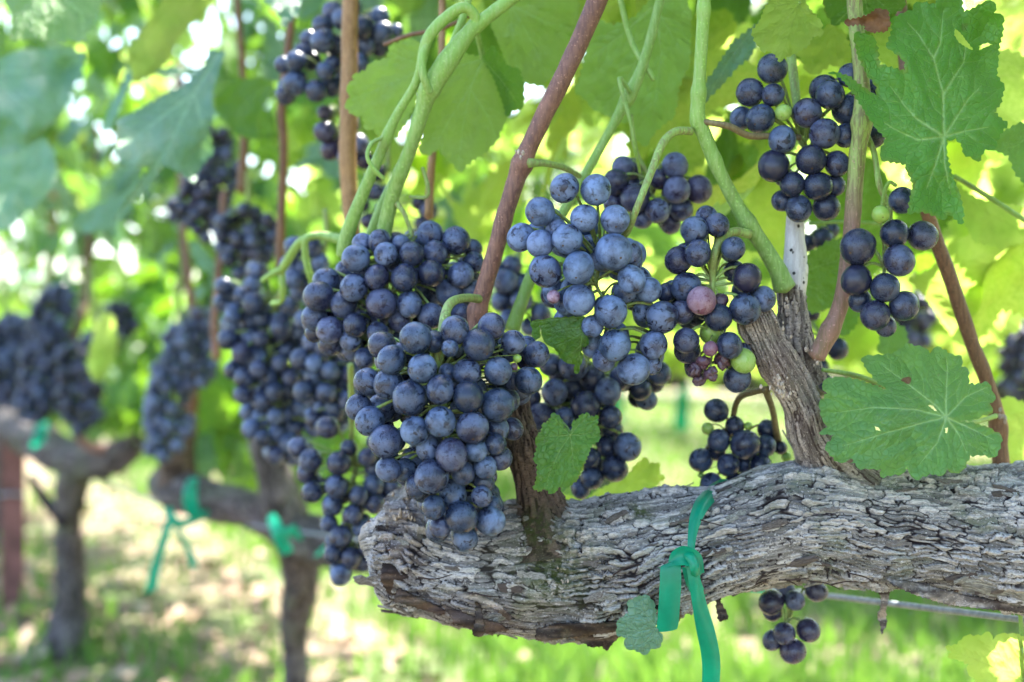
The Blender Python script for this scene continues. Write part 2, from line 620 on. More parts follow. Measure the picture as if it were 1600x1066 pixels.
T.l(gi.outputs['Random Per Island'], cr.inputs[0])
T.set(Base_Color=cr.outputs[0], Roughness=.8)
litter = link('leaf_litter', mesh_np('leaf_litter', np.array(av), np.array(af), False), None, T.m)
tag(litter, 'dry fallen leaves and pale stones strewn under the vine row', 'litter', kind='stuff')

# ------------------------------------------------------------------ vines (empties first)
V1 = thing('grape_vine', P(1900, 860, .62) * 1 - Vector((0, 0, P(1900, 860, .62).z)), 'gnarled vine in front with a thick grey bark arm crossing the lower right', 'vine', 'vines of the nearest row')
V2 = thing('grape_vine', (P(470, 1206, 1.65).x, 1.65, 0), 'blurred second vine of the row with slim trunk left of the front arm', 'vine', 'vines of the nearest row')
V3 = thing('grape_vine', (P(100, 1029, 2.24).x, 2.24, 0), 'blurred third vine with a flared trunk beside the rusty post', 'vine', 'vines of the nearest row')
V4 = thing('grape_vine', row(3.1, 0, 0), 'farthest blurred vine of the near row at the left edge', 'vine', 'vines of the nearest row')

# ------------------------------------------------------------------ bark tubes


def bark_tube(name, rows, ns, nt, parent, mat, cu=.013, cv=.0033, amp=.0014, lump=.10, seed=1, lumpf=28, knots=(), moss=(), capend=True, twist=0.0, squash=1.0, ragged=0):
    c, s = catmull(rows, ns)
    r = c[:, 3]
    c = c[:, :3]
    t, N, B = frames(c)
    th = np.linspace(0, 2 * math.pi, nt, endpoint=False)
    dirs = (np.cos(th)[None, :, None] * N[:, None, :] + np.sin(th)[None, :, None] * B[:, None, :] * squash)
    rr = np.repeat(r[:, None], nt, 1)
    pt = (c[:, None, :] + dirs * rr[..., None]).reshape(-1, 3)
    lo = fbm(pt * lumpf, seed, 3)
    rr = (rr.ravel() * (1 + lump * lo))
    if ragged:
        Sx = np.repeat(s[:, None], nt, 1).ravel()
        e = np.exp(-(Sx / ragged) ** 2)
        rr = rr * (1 + .16 * e * fbm(pt * 110, seed + 9, 3)) 
    # plates
    Rm = float(np.mean(r))
    nv = max(6, int(round(2 * math.pi * Rm / cv)))
    S = np.repeat(s[:, None], nt, 1).ravel()
    TH = np.tile(th, ns)
    w1 = fbm(pt * 55, seed + 20, 2)
    w2 = fbm(pt * 70 + 9.1, seed + 21, 2)
    w3 = fbm(pt * 380 + 3.1, seed + 22, 2)
    u = S / cu + .6 * w1 + .3 * w3
    vv = TH / (2 * math.pi) * nv + .55 * w2 + .20 * w3 + twist * S
    def vor(u, vv, nvv, sd, kx):
        iu, iv = np.floor(u).astype(int), np.floor(vv).astype(int)
        f1 = np.full(len(u), 9.)
        f2 = np.full(len(u), 9.)
        cid, du1, dv1 = np.zeros(len(u)), np.zeros(len(u)), np.zeros(len(u))
        for a in (-1, 0, 1):
            for b in (-1, 0, 1):
                A, Bm = iu + a, np.mod(iv + b, nvv)
                jx, jy = hsh(A, Bm, A * 0, sd), hsh(A, Bm, A * 0 + 1, sd)
                ddu = (iu + a + .5 + .98 * (jx - .5)) - u
                ddv = (iv + b + .5 + .98 * (jy - .5)) - vv
                dd = np.sqrt(ddu ** 2 * kx + ddv ** 2)
                h = hsh(A, Bm, A * 0 + 2, sd)
                m = dd < f1
                f2 = np.where(m, f1, np.minimum(f2, dd))
                cid = np.where(m, h, cid)
                du1 = np.where(m, ddu, du1)
                dv1 = np.where(m, ddv, dv1)
                f1 = np.where(m, dd, f1)
        return f2 - f1, cid, du1, dv1
    g1, cid, du1, dv1 = vor(u, vv, nv, seed, .7)
    g2, cid2, du2, dv2 = vor(u * 1.7 + 7.3 + .3 * w3, vv * 2.6 + .5 * w3, int(nv * 2.6), seed + 77, .6) if nv > 12 else (g1, cid, du1, dv1)
    fib = fbm(np.stack([S * 110, TH * Rm * 1300 + 1.2 * w2, S * 0], 1), seed + 30, 3)
    wide = np.clip(.5 + .9 * fbm(pt * 90 + 2, seed + 41, 2), 0, 1)
    gap1 = np.clip(g1 * (2.2 + 5.5 * wide), 0, 1)
    gap2 = np.clip(g2 * (3.5 + 6 * (1 - wide)) + .35 * cid, 0, 1)
    gap = np.minimum(gap1, .35 + .65 * gap2)
    gap = np.clip(gap - .22 * np.clip(-fib, 0, 1), 0, 1)
    wear = np.clip(.8 + .8 * fbm(pt * 40 + 4, seed + 40, 2), .2, 1.4)
    gs = gap1 * gap1 * (3 - 2 * gap1)
    h = amp * wear * (gs * (.20 + .75 * cid) + .75 * dv1 * (.3 + cid) + .45 * du1 * (cid - .35) + .30 * gap2 * (.3 + cid2) + .20 * fib - .5)
    cid = np.clip(.62 * cid + .30 * cid2 + .22 * fib, 0, 1)
    ms = np.zeros(len(u))
    for kx, ky, kz, kr, ka in knots:
        dk = np.linalg.norm(pt - np.array((kx, ky, kz)), axis=1)
        h = h + ka * np.exp(-(dk / kr) ** 2) - 1.3 * ka * np.exp(-(dk / (kr * .33)) ** 2)
        gap = gap * (1 - .8 * np.exp(-(dk / (kr * .35)) ** 2))
    for kx, ky, kz, kr in moss:
        dk = np.linalg.norm(pt - np.array((kx, ky, kz)), axis=1)
        ms = np.maximum(ms, np.exp(-(dk / kr) ** 2))
    rr = (rr + h).reshape(ns, nt)
    v = (c[:, None, :] + dirs * rr[..., None]).reshape(-1, 3)
    f = grid_faces(ns, nt)
    f = f.tolist() if ns * nt < 30000 else f
    att = {'cell': cid, 'gap': gap, 'moss': ms, 'fib': fib, 'along': S / s[-1]}
    if capend and isinstance(f, list):
        k = len(v)
        v = np.vstack([v, c[0] + t[0] * r[0] * .12, c[-1] - t[-1] * r[-1] * .12])
        for j in range(nt):
            f.append((k, (j + 1) % nt, j))
            b = (ns - 1) * nt
            f.append((k + 1, b + j, b + (j + 1) % nt))
        for q in att:
            att[q] = np.concatenate([att[q], [.5, .5]])
        att['gap'][-2:] = .6
    o = link(name, mesh_np(name, v, f, True, att), parent, mat)
    return o, dict(c=c, r=r, t=t, N=N, B=B, s=s, rr=rr, th=th, squash=squash)


CORD = [(583, 840, 880, .720), (590, 808, 908, .719), (606, 784, 934, .718), (640, 772, 950, .716), (700, 795, 968, .712), (760, 800, 985, .708), (830, 792, 992, .705), (900, 790, 996, .702),
        (960, 782, 992, .700), (1010, 772, 975, .699), (1060, 765, 946, .698), (1120, 757, 925, .697), (1180, 735, 915, .696), (1240, 724, 908, .695),
        (1300, 727, 908, .694), (1360, 737, 910, .693), (1430, 735, 918, .691), (1500, 730, 933, .689), (1570, 728, 948, .686), (1650, 722, 962, .682), (1740, 716, 972, .676)]
rows = px_path([(x, (a + b) / 2, d, b - a) for x, a, b, d in CORD])


def K(x, y, d, kr, ka):
    return tuple(P(x, y, d)) + (kr, ka)


cordon, CI = bark_tube('cordon', rows, 860, 420, cu=.0115, cv=.0030, parent=V1, mat=M['bark'], seed=3, amp=.0026, lump=.085, ragged=.03,
                       knots=[K(903, 848, .672, .009, .0075), K(812, 922, .672, .010, .006), K(655, 905, .682, .011, .004), K(870, 930, .672, .007, .003), K(725, 925, .68, .01, .003), K(955, 870, .67, .008, .002)],
                       moss=[tuple(P(850, 855, .672)) + (.020,), tuple(P(868, 895, .672)) + (.019,), tuple(P(845, 820, .675)) + (.018,), tuple(P(1000, 800, .68)) + (.006,)])
tag(cordon, 'thick horizontal vine arm covered in peeling silver grey bark')
# the arm runs on past the frame and turns down into the trunk
rows = px_path([(1735, 844, .677, 245), (1850, 850, .655, 235), (1990, 885, .635, 230)]) + [(.395, .62, .22, .036), (.40, .615, .10, .037), (.40, .615, -.03, .05)]
bark_tube('trunk', rows, 160, 90, V1, M['bark'], seed=8, amp=.003, lump=.12)

# peeling bark flakes, each a part of the arm


def flake_mesh(seed, L=1.0, W=.3):
    r = random.Random(seed)
    n, m = 7, 3
    v, f = [], []
    top = []
    tw = r.uniform(-.2, .2)
    for i in range(n):
        x = (i / (n - 1) - .5) * L
        w = W * (.35 + .65 * math.sin(math.pi * (i + .6) / (n + .2))) * r.uniform(.65, 1.15)
        off = r.uniform(-.12, .12) * W
        lift = .10 * max(0, (i / (n - 1) - .55)) ** 1.5 * r.uniform(.6, 2.2)
        for j in range(m):
            y = (j / (m - 1) - .5) * w + off
            top.append((x + r.uniform(-.04, .04), y, .035 - abs(j - 1) * .03 + lift + tw * x * y))
    v = top + [(a, b, cz - .05) for a, b, cz in top]
    k = n * m
    for i in range(n - 1):
        for j in range(m - 1):
            a = i * m + j
            f.append((a, a + m, a + m + 1, a + 1))
            f.append((k + a, k + a + 1, k + a + m + 1, k + a + m))
    for i in range(n - 1):
        a = i * m
        f.append((a, k + a, k + a + m, a + m))
        a = i * m + m - 1
        f.append((a, a + m, k + a + m, k + a))
    for j in range(m - 1):
        f.append((j, j + 1, k + j + 1, k + j))
        a = (n - 1) * m + j
        f.append((a, k + a, k + a + 1, a + 1))
    return mesh_np('bark_flake', np.array(v), f, False)


T = NT('bark_flake')
oi, tcn, vec = rnd_vec(T, 5)
mp = T.new('ShaderNodeMapping')
T.l(vec, mp.inputs[0])
mp.inputs['Scale'].default_value = (1, 5, 5)
fb = T.noise(9, 5, .65, .3, mp.outputs[0])
cr = T.new('ShaderNodeValToRGB')
for i, (p_, c_) in enumerate([(0, (.12, .09, .08)), (.3, (.30, .27, .25)), (.62, (.52, .50, .48)), (.93, (.42, .42, .37)), (1, (.17, .10, .075))]):
    el = cr.color_ramp.elements[i] if i < 2 else cr.color_ramp.elements.new(p_)
    el.position = p_
    el.color = (*c_, 1)
T.l(oi.outputs['Random'], cr.inputs[0])
T.set(Base_Color=T.mix(T.math('MULTIPLY', T.ramp(fb, .35, .62), .7), cr.outputs[0], (.075, .06, .055)), Roughness=.85)
T.b.inputs['Specular IOR Level'].default_value = .2
T.bump(fb, .6, .05)
M['flake'] = T.m
FL = [flake_mesh(i, 1.0, .16 + .05 * (i % 4)) for i in range(8)]
for me in FL:
    me.materials.append(M['flake'])


def add_flake(i, parent, CI, si, ti, L, off=.0004, ang=0.0, lift=0.0):
    ns, nt = CI['rr'].shape
    th = CI['th'][ti % nt]
    d = math.cos(th) * CI['N'][si] + math.sin(th) * CI['B'][si]
    p = CI['c'][si] + d * (CI['rr'][si, ti % nt] + off)
    t = Vector(CI['t'][si])
    n = Vector(d)
    b = n.cross(t)
    t2 = (t * math.cos(ang) + b * math.sin(ang)).normalized()
    t2 = (t2 + n * lift).normalized()
    b2 = n.cross(t2).normalized()
    n2 = t2.cross(b2)
    o = link('bark_flake', FL[i % 8], parent)
    m = Matrix((t2, b2, n2)).transposed().to_4x4() @ Matrix.Diagonal((L, L * R.uniform(.8, 1.4), L * .8, 1))
    o.matrix_basis = Matrix.Translation(Vector(p)) @ m
    return o


# angles where the arm faces the camera / sides: find theta per direction
nt = 420
tth = CI['th']
nf = 0
for k in range(240):
    si = R.randrange(12, 790)
    ti = R.randrange(nt)
    d = math.cos(tth[ti]) * CI['N'][si] + math.sin(tth[ti]) * CI['B'][si]
    if d[1] > .25 and R.random() < .95:
        continue
    L = R.uniform(.006, .015) * (1.4 if R.random() < .12 else 1)
    low = d[2] < -.5
    add_flake(k, cordon, CI, si, ti, L * (1.5 if low else 1), R.uniform(-.0003, .0006), R.uniform(-.25, .25) * (2 if low else 1) + (math.pi if R.random() < .5 else 0), R.uniform(0, .12) * (2.5 if low else 1))
    nf += 1


for k, (x, y) in enumerate([(1075, 862), (1105, 815), (1240, 905), (1290, 915), (1320, 912), (1160, 835), (1350, 905), (760, 930), (680, 900), (980, 890)]):
    a = R.uniform(-.4, .4)
    Lp = R.uniform(25, 55)
    tube('bark_fibre', [(x - Lp * math.cos(a) / 2, y - Lp * math.sin(a) / 2, .665, 2.5), (x, y + R.uniform(-5, 5), .660, 2.2), (x + Lp * math.cos(a) / 2, y + Lp * math.sin(a) / 2, .664, 1.2)], cordon, M['bark_spur'], seg=5)

# spurs
spur, SI = bark_tube('spur', px_path([(1326, 770, .700, 140), (1296, 726, .695, 90), (1266, 680, .688, 66), (1250, 625, .682, 60), (1218, 568, .676, 64), (1196, 526, .673, 60), (1184, 499, .671, 58), (1176, 482, .673, 34), (1173, 476, .675, 10)]), 260, 150, V1, M['bark_spur'], cu=.030, cv=.0018, amp=.0009, lump=.13, lumpf=55, seed=14,
                     knots=[K(1238, 663, .66, .0042, .0035)])
for k in range(26):
    add_flake(k, spur, SI, R.randrange(20, 240), R.randrange(150), R.uniform(.005, .011), .0002, R.uniform(-.2, .2), R.uniform(0, .15))
bark_tube('spur', px_path([(1262, 600, .700, 60), (1245, 540, .697, 54), (1238, 490, .695, 46), (1234, 445, .694, 42)]), 120, 90, V1, M['bark_spur'], cu=.009, cv=.0026, amp=.0011, lump=.12, seed=15)
bark_tube('spur', px_path([(856, 868, .696, 190), (850, 828, .697, 130), (844, 795, .698, 84), (832, 750, .699, 58), (818, 700, .698, 52), (806, 650, .697, 46), (798, 600, .697, 42)]), 170, 100, V1, M['bark_dark'], cu=.02, cv=.003, amp=.0018, lump=.16, seed=16,
          moss=[tuple(P(838, 830, .68)) + (.012,)])
bark_tube('spur', px_path([(640, 830, .716, 80), (632, 790, .712, 60), (622, 772, .710, 44)]), 80, 70, V1, M['bark_spur'], cu=.01, cv=.003, amp=.002, lump=.3, seed=17)


def bits(name, x, y, d, spread, n, size, parent, seed):
    r = random.Random(seed)
    A = Acc()
    for i in range(n):
        c0 = P(x + r.gauss(0, spread), y + r.gauss(0, spread), d + r.uniform(-.002, .002))
        s = size * r.uniform(.5, 1.2) * d / FPX
        v, f = [], []
        for k in range(4):
            for j in range(5):
                a, b = j / 5 * 6.283, (k + .5) / 4 * math.pi
                v.append((c0.x + s * math.sin(b) * math.cos(a) * r.uniform(.6, 1.1), c0.y + s * math.sin(b) * math.sin(a), c0.z + s * 1.3 * math.cos(b)))
        for k in range(3):
            for j in range(5):
                f.append((k * 5 + j, k * 5 + (j + 1) % 5, k * 5 + 5 + (j + 1) % 5, k * 5 + 5 + j))
        f += [(4, 3, 2, 1, 0), (15, 16, 17, 18, 19)]
        A.add(v, f)
    return link(name, A.mesh(name, smooth=False), parent, M['bits'])


bits('bud_scales', 1212, 602, .645, 8, 22, 3.2, V1, 1)
bits('bud_scales', 1232, 512, .668, 7, 6, 2.6, V1, 2)
bits('bud_scales', 1276, 556, .672, 9, 8, 3, V1, 3)
bits('bud_scales', 1226, 470, .670, 9, 6, 3, V1, 4)
bits('bud_scales', 1224, 620, .650, 5, 4, 3.5, V1, 5)
bits('bud_scales', 630, 800, .690, 12, 22, 3.4, V1, 6)
bits('bud_scales', 885, 905, .668, 7, 7, 2.4, V1, 7)

# ------------------------------------------------------------------ canes and shoots of the front vine
tube('cane', [(737, 545, .695, 24), (745, 490, .693, 27), (770, 405, .690, 27), (797, 310, .686, 28), (820, 245, .684, 29), (850, 180, .682, 29), (890, 100, .680, 30), (940, -15, .678, 31), (985, -120, .676, 30), (1040, -260, .68, 26)],
     V1, M['cane_red'], n=120, seg=20, bumps=[(.35, .32, .014), (.07, .25, .012)], rough=.06)
bits('bud_scales', 812, 236, .665, 4, 5, 3, V1, 8)
tube('cane', [(1275, 558, .675, 30), (1300, 510, .673, 27), (1316, 465, .672, 26), (1326, 400, .672, 26), (1332, 340, .670, 26), (1340, 240, .668, 26), (1346, 198, .667, 27), (1346, 120, .668, 24), (1338, 40, .67, 24), (1330, -60, .67, 22), (1320, -200, .68, 20)],
     V1, M['shoot_red'], n=110, seg=18, bumps=[(.478, .30, .016), (.06, .2, .02)], rough=.05)
tube('cane', [(1566, 760, .735, 30), (1562, 690, .735, 24), (1557, 650, .735, 24), (1540, 590, .734, 24), (1520, 540, .733, 23), (1490, 450, .732, 23), (1462, 372, .731, 22), (1440, 300, .73, 21), (1420, 180, .74, 20), (1400, -100, .76, 18)],
     V1, M['cane_dark'], n=100, seg=16, bumps=[(.10, .3, .02)], rough=.05)
bits('bud_scales', 1566, 650, .722, 4, 6, 3.4, V1, 9)
tube('cane', [(1236, 545, .697, 34), (1237, 490, .695, 34), (1243, 440, .694, 36), (1243, 390, .694, 34), (1242, 345, .695, 28), (1246, 318, .696, 22)], V1, M['white_cane'], n=60, seg=16, bumps=[(.5, .12, .1)], rough=.08)
tube('shoot', [(1226, 450, .683, 37.0), (1214, 420, .681, 28.6), (1190, 380, .679, 25.2), (1160, 335, .676, 22.7), (1125, 270, .673, 21.8), (1098, 205, .671, 24.4), (1090, 185, .670, 25.2), (1093, 120, .668, 20.2), (1100, 0, .666, 20.2), (1104, -120, .665, 18.5)],
     V1, M['shoot'], n=110, seg=16, bumps=[(.57, .26, .018), (.2, .3, .03), (.38, .12, .02), (.78, .18, .015)], rough=.04)
tube('petiole', [(1090, 190, .670, 10.1), (1110, 192, .668, 10.1), (1140, 198, .668, 10.9), (1170, 212, .672, 10.9), (1205, 213, .676, 10.1), (1250, 215, .682, 9.2)], V1, M['ped_brown'], seg=10)
tube('shoot', [(1040, -40, .72, 14.3), (1022, 40, .72, 14.3), (1005, 100, .72, 16.0), (985, 145, .72, 18.5), (950, 210, .722, 14.3), (915, 272, .724, 14.3), (870, 350, .728, 16.0), (835, 420, .73, 18.5), (812, 480, .73, 21.0), (800, 515, .73, 23.5)], V1, M['shoot'], n=90, seg=12, bumps=[(.33, .35, .03)], rough=.03)
tube('tendril', [(985, 145, .715, 6.7), (968, 122, .71, 7.6), (975, 155, .708, 7.6), (985, 190, .706, 6.7), (993, 235, .71, 5.9), (1000, 270, .72, 5.0)], V1, M['shoot'], seg=8)
tube('petiole', [(965, -20, .73, 9.2), (985, 60, .73, 9.2), (1010, 105, .722, 10.1), (1022, 125, .72, 7.6)], V1, M['shoot'], seg=8)
# the arching green shoots left of the cane
tube('shoot', [(596, 385, .73, 25.2), (612, 310, .722, 23.5), (640, 235, .712, 21.8), (662, 165, .706, 25.2), (672, 140, .704, 28.6), (700, 95, .702, 33.6), (735, 48, .704, 23.5), (770, 20, .706, 21.8), (830, -30, .71, 21.8), (900, -120, .72, 20.2)],
     V1, M['shoot'], n=110, seg=16, bumps=[(.42, .25, .02), (.2, .15, .015), (.62, .15, .02)], rough=.04)
tube('shoot', [(538, 400, .735, 25.2), (542, 370, .732, 24.4), (560, 320, .726, 20.2), (594, 240, .718, 17.6), (620, 180, .712, 14.3), (652, 125, .706, 14.3), (668, 62, .70, 18.5), (700, 25, .70, 18.5), (725, 12, .70, 17.6), (742, 25, .702, 16.8), (745, 50, .704, 15.1)],
     V1, M['shoot'], n=110, seg=14, bumps=[(.42, .2, .03)], rough=.03)
tube('petiole', [(672, 145, .70, 13.4), (662, 120, .697, 12.6), (660, 90, .698, 11.8), (672, 60, .70, 11.8), (700, 22, .70, 11.8)], V1, M['shoot'], seg=10)
tube('shoot', [(575, 385, .745, 21.8), (600, 320, .74, 20.2), (632, 250, .735, 14.3), (660, 190, .73, 12.6), (690, 110, .725, 12.6), (728, 15, .72, 11.8), (735, -30, .72, 11.8)], V1, M['shoot'], n=70, seg=12, rough=.03)
tube('tendril', [(598, 215, .714, 5.9), (580, 225, .712, 6.7), (574, 245, .71, 6.7), (585, 265, .71, 7.6), (600, 280, .712, 6.7)], V1, M['shoot'], seg=8)
tube('petiole', [(620, 318, .72, 10.1), (632, 335, .718, 7.6), (645, 370, .72, 6.7)], V1, M['peduncle'], seg=8)
tube('petiole', [(660, 262, .72, 5.9), (668, 290, .72, 6.7), (666, 308, .722, 5.9), (640, 308, .722, 5.9)], V1, M['peduncle'], seg=8)
# left canes
tube('cane', [(553, 420, .86, 26), (548, 330, .86, 26), (543, 250, .86, 27), (545, 165, .86, 27), (546, 80, .86, 26), (548, -20, .86, 26), (552, -200, .88, 22)], V1, M['cane_tan'], n=90, seg=14, bumps=[(.42, .12, .02)], rough=.04)
tube('cane', [(436, 420, 1.02, 15), (440, 330, 1.02, 14), (443, 230, 1.02, 14), (440, 165, 1.02, 15), (452, 60, 1.02, 13), (460, -40, 1.02, 13), (470, -250, 1.04, 11)], V2, M['cane_dark'], n=60, seg=10, rough=.04)
tube('cane', [(378, 300, 1.2, 17), (382, 200, 1.2, 13), (378, 90, 1.2, 11), (370, -20, 1.2, 10), (366, -220, 1.2, 9)], V2, M['cane_dark'], n=50, seg=9, rough=.04)
tube('cane', [(670, 340, .80, 14), (672, 290, .80, 14), (676, 240, .80, 13), (690, 120, .82, 12), (690, -200, .84, 12)], V1, M['cane_tan'], n=40, seg=10)
tube('shoot', [(740, 22, .80, 6), (690, 45, .79, 7), (640, 55, .79, 7), (600, 70, .80, 6)], V1, M['cane_dark'], seg=7)

# light green twin stalks at mid left
tube('shoot', [(536, 375, .80, 17), (500, 368, .81, 13), (470, 378, .82, 14), (448, 410, .84, 14), (440, 425, .85, 13), (442, 450, .85, 10), (440, 470, .86, 9), (425, 475, .87, 8)], V1, M['shoot'], n=60, seg=10)
tube('shoot', [(505, 368, .81, 12), (480, 372, .81, 11), (477, 400, .815, 11), (484, 430, .82, 10), (490, 450, .83, 9)], V1, M['shoot'], n=40, seg=10)
tube('shoot', [(444, 418, .845, 11), (425, 428, .85, 10), (410, 438, .86, 8)], V1, M['shoot'], seg=8)

# ------------------------------------------------------------------ grapes


def grape_mesh(seed):
    n, m = 30, 18
    r = np.random.default_rng(seed)
    th = np.linspace(0, 2 * math.pi, n, endpoint=False)
    ph = np.linspace(0, math.pi, m + 2)[1:-1]
    v = np.array([(math.sin(p) * math.cos(t), math.sin(p) * math.sin(t), math.cos(p)) for p in ph for t in th] + [(0, 0, 1), (0, 0, -1)])
    s = 1 + .032 * fbm(v * 1.1 + seed * 7, seed, 2)
    v = v * s[:, None]
    v[:, 2] *= r.uniform(.98, 1.06)
    zt = v[:, 2] > .93
    v[zt, 2] -= (v[zt, 2] - .93) * .6
    f = [tuple(q) for q in grid_faces(m, n).tolist()]
    k = n * m
    for j in range(n):
        f.append((k, j, (j + 1) % n))
        f.append((k + 1, (m - 1) * n + (j + 1) % n, (m - 1) * n + j))
    return mesh_np('grape', v, f)


def shrivel_mesh(seed):
    me = grape_mesh(seed)
    v = np.zeros(len(me.vertices) * 3, np.float32)
    me.vertices.foreach_get('co', v)
    v = v.reshape(-1, 3)
    v *= (1 + .30 * fbm(v * 1.9 + seed, seed + 3, 3))[:, None]
    me.vertices.foreach_set('co', v.ravel())
    return me


GM = {}
for key in ('grape', 'green', 'pink'):
    GM[key] = []
    for i in range(4):
        me = grape_mesh(i + 1)
        me.materials.append(M[key])
        GM[key].append(me)
GM['raisin'] = [shrivel_mesh(9), shrivel_mesh(12)]
for me in GM['raisin']:
    me.materials.append(M['raisin'])


def ray(x, y):
    return np.array(((x - CX) / FPX, 1.0, (CY - y) / FPX))


def cluster(label, D, gr, bloom=.6, purple=.15, fill=1.0, ped=None, depth=1.0, group='grape clusters of the nearest row', pmat='peduncle', jit=.18, seed=1, tight=.9):
    """gr: (x, y, r px[, kind]) front to back; grapes keep the photograph's spacing and are pushed
    back until they touch, then more grapes fill the inside and the far side of the bunch"""
    r = random.Random(seed)
    xs = np.array([q[0] for q in gr], float)
    ys = np.array([q[1] for q in gr], float)
    rs = np.array([q[2] for q in gr], float)
    cx, cy = xs.mean(), ys.mean()
    sx = max(xs.std() * 1.8, rs.mean())
    sy = max(ys.std() * 1.9, rs.mean())
    half = sx * D / FPX * depth
    top = P(cx, ys.min() - rs[ys.argmin()], D + half)
    root = thing('grape_cluster', top, label, 'grapes', group)
    placed = []

    def put(x, y, rp, base, kind):
        u = ray(x, y)
        d = base
        for _ in range(400):
            rad = rp * d / FPX
            c = u * d
            ok = True
            for (cc, cr_, _k) in placed:
                if np.dot(c - cc, c - cc) < (tight * (rad + cr_)) ** 2:
                    ok = False
                    break
            if ok:
                break
            d += .0008
        placed.append((c, rad, kind))
        return d

    for q in gr:
        e = min(1.3, ((q[0] - cx) / sx) ** 2 * .75 + ((q[1] - cy) / sy) ** 2 * .35)
        put(q[0], q[1], q[2], D + half * .9 * e, q[3] if len(q) > 3 else 'grape')
    nf = int(len(gr) * fill)
    mr = float(np.median(rs))
    for i in range(nf):
        q = gr[r.randrange(len(gr))]
        q2 = gr[r.randrange(len(gr))]
        w = r.uniform(0, .35)
        x, y = q[0] * (1 - w) + q2[0] * w + r.gauss(0, 3), q[1] * (1 - w) + q2[1] * w + r.gauss(0, 3)
        dd = put(x, y, mr * r.uniform(.75, .95), D + half * r.uniform(.7, 1.5), 'grape')
        if dd > D + half * 2.6 + .02:
            placed.pop()
    # stem of the bunch
    mid = D + half * .95
    if ped is None:
        ped = [(cx, ys.min() - 60, mid, 9), (cx, ys.min() - 10, mid, 9)]
    ax = [p_ for p_ in ped]
    ex = []
    for k in range(1, 5):
        yy = ped[-1][1] + (ys.max() - 12 - ped[-1][1]) * k / 4
        near = np.abs(ys - yy) < (sy * .6 + 10)
        xx = xs[near].mean() if near.any() else cx
        ex.append((xx, yy, mid, 7 - k))
    tube('peduncle', ax + [ex[0]], root, M[pmat], n=8 * len(ax) + 8, seg=12, rough=.05, bumps=[(.98, -.2, .1)])
    axis = np.array([tuple(P(*p_[:3])) for p_ in [ax[-1]] + ex])
    A = Acc()
    v, f, al = tube_raw(px_path([ax[-1]] + ex), n=24, seg=7)
    A.add(v, f, al)
    fine = np.array([axis[i] + (axis[i + 1] - axis[i]) * t for i in range(len(axis) - 1) for t in np.linspace(0, 1, 6)])
    off = np.array((0, 0, CAMZ))
    for c, rad, kind in placed:
        cw = c + off
        dz = np.linalg.norm(fine - (cw + (0, 0, .006)), axis=1)
        a = fine[dz.argmin()]
        dirv = a - cw
        dirv = dirv / (np.linalg.norm(dirv) + 1e-9)
        dirv = dirv * .65 + np.array((r.uniform(-jit, jit), r.uniform(-jit, jit) + .15, .75 + r.uniform(-jit, jit)))
        dirv /= np.linalg.norm(dirv)
        o = link('grape', GM[kind][r.randrange(len(GM[kind]))], root)
        quat = Vector(dirv).to_track_quat('Z', 'Y')
        quat = quat @ Matrix.Rotation(r.uniform(0, 6.28), 3, 'Z').to_quaternion()
        o.rotation_mode = 'QUATERNION'
        o.rotation_quaternion = quat
        o.location = cw
        o.scale = (rad * r.uniform(.95, 1.03), rad * r.uniform(.95, 1.03), rad * r.uniform(.95, 1.05))
        o.color = (max(0, min(1, bloom + r.gauss(0, .15))), max(0, min(1, purple + abs(r.gauss(0, .16)) - .06)), 0, 1)
        s0 = cw + dirv * rad * .96
        v, f, al = tube_raw([tuple(s0) + (rad * .13,), tuple((s0 * .6 + a * .4) + np.array((0, 0, .002))) + (rad * .10,), tuple(a) + (rad * .12,)], n=6, seg=5)
        A.add(v, f, al)
    link('rachis', A.mesh('rachis'), root, M[pmat])
    return root


def blob(circles, rpx, n, seed, jitr=.12):
    """grape spots filling a union of circles"""
    r = random.Random(seed)
    out = []
    for _ in range(n * 60):
        cx, cy, cr = circles[r.randrange(len(circles))]
        a, q = r.uniform(0, 6.283), math.sqrt(r.random()) * cr
        x, y = cx + q * math.cos(a), cy + q * math.sin(a)
        if all((x - o[0]) ** 2 + (y - o[1]) ** 2 > (1.25 * rpx) ** 2 for o in out):
            out.append((x, y, rpx * r.uniform(1 - jitr, 1 + jitr)))
            if len(out) >= n:
                break
    r.shuffle(out)
    return out


F_ = [(640, 622, 27), (731, 620, 26), (738, 668, 26), (778, 633, 26), (706, 711, 26.5), (674, 745, 27), (721, 808, 25.5), (603, 690, 26), (649, 528, 25.5), (748, 539, 26),
      (578, 658, 24), (612, 562, 22.5), (766, 814, 23.5), (711, 516, 23), (768, 510, 21.5), (660, 576, 23.5), (778, 580, 22.5), (648, 673, 23), (689, 659, 25), (688, 609, 23),
      (706, 773, 23.5), (730, 582, 22.5), (678, 793, 19.5), (802, 535, 19.5), (838, 554, 21.5), (826, 595, 21.5), (607, 600, 24), (575, 597, 23), (560, 636, 21), (596, 638, 23),
      (597, 539, 22), (724, 739, 19.5), (688, 822, 18), (726, 841, 21), (669, 700, 21), (607, 734, 20), (633, 735, 19.5), (645, 718, 19), (651, 760, 19), (744, 704, 18), (758, 730, 18.5),
      (782, 717, 19), (774, 694, 17), (756, 754, 18), (753, 776, 17), (770, 790, 15), (776, 670, 20), (674, 688, 18), (678, 534, 18), (700, 582, 15), (703, 544, 14), (808, 560, 7, 'green'), (803, 573, 6, 'raisin')]
cluster('large dark grape bunch in front of the left end of the bark arm', .610, F_, .42, .04, 3.0, [(748, 467, .686, 14), (725, 466, .665, 14), (704, 474, .645, 15), (694, 500, .636, 15), (689, 545, .633, 15), (686, 585, .638, 12)], .9, seed=2)
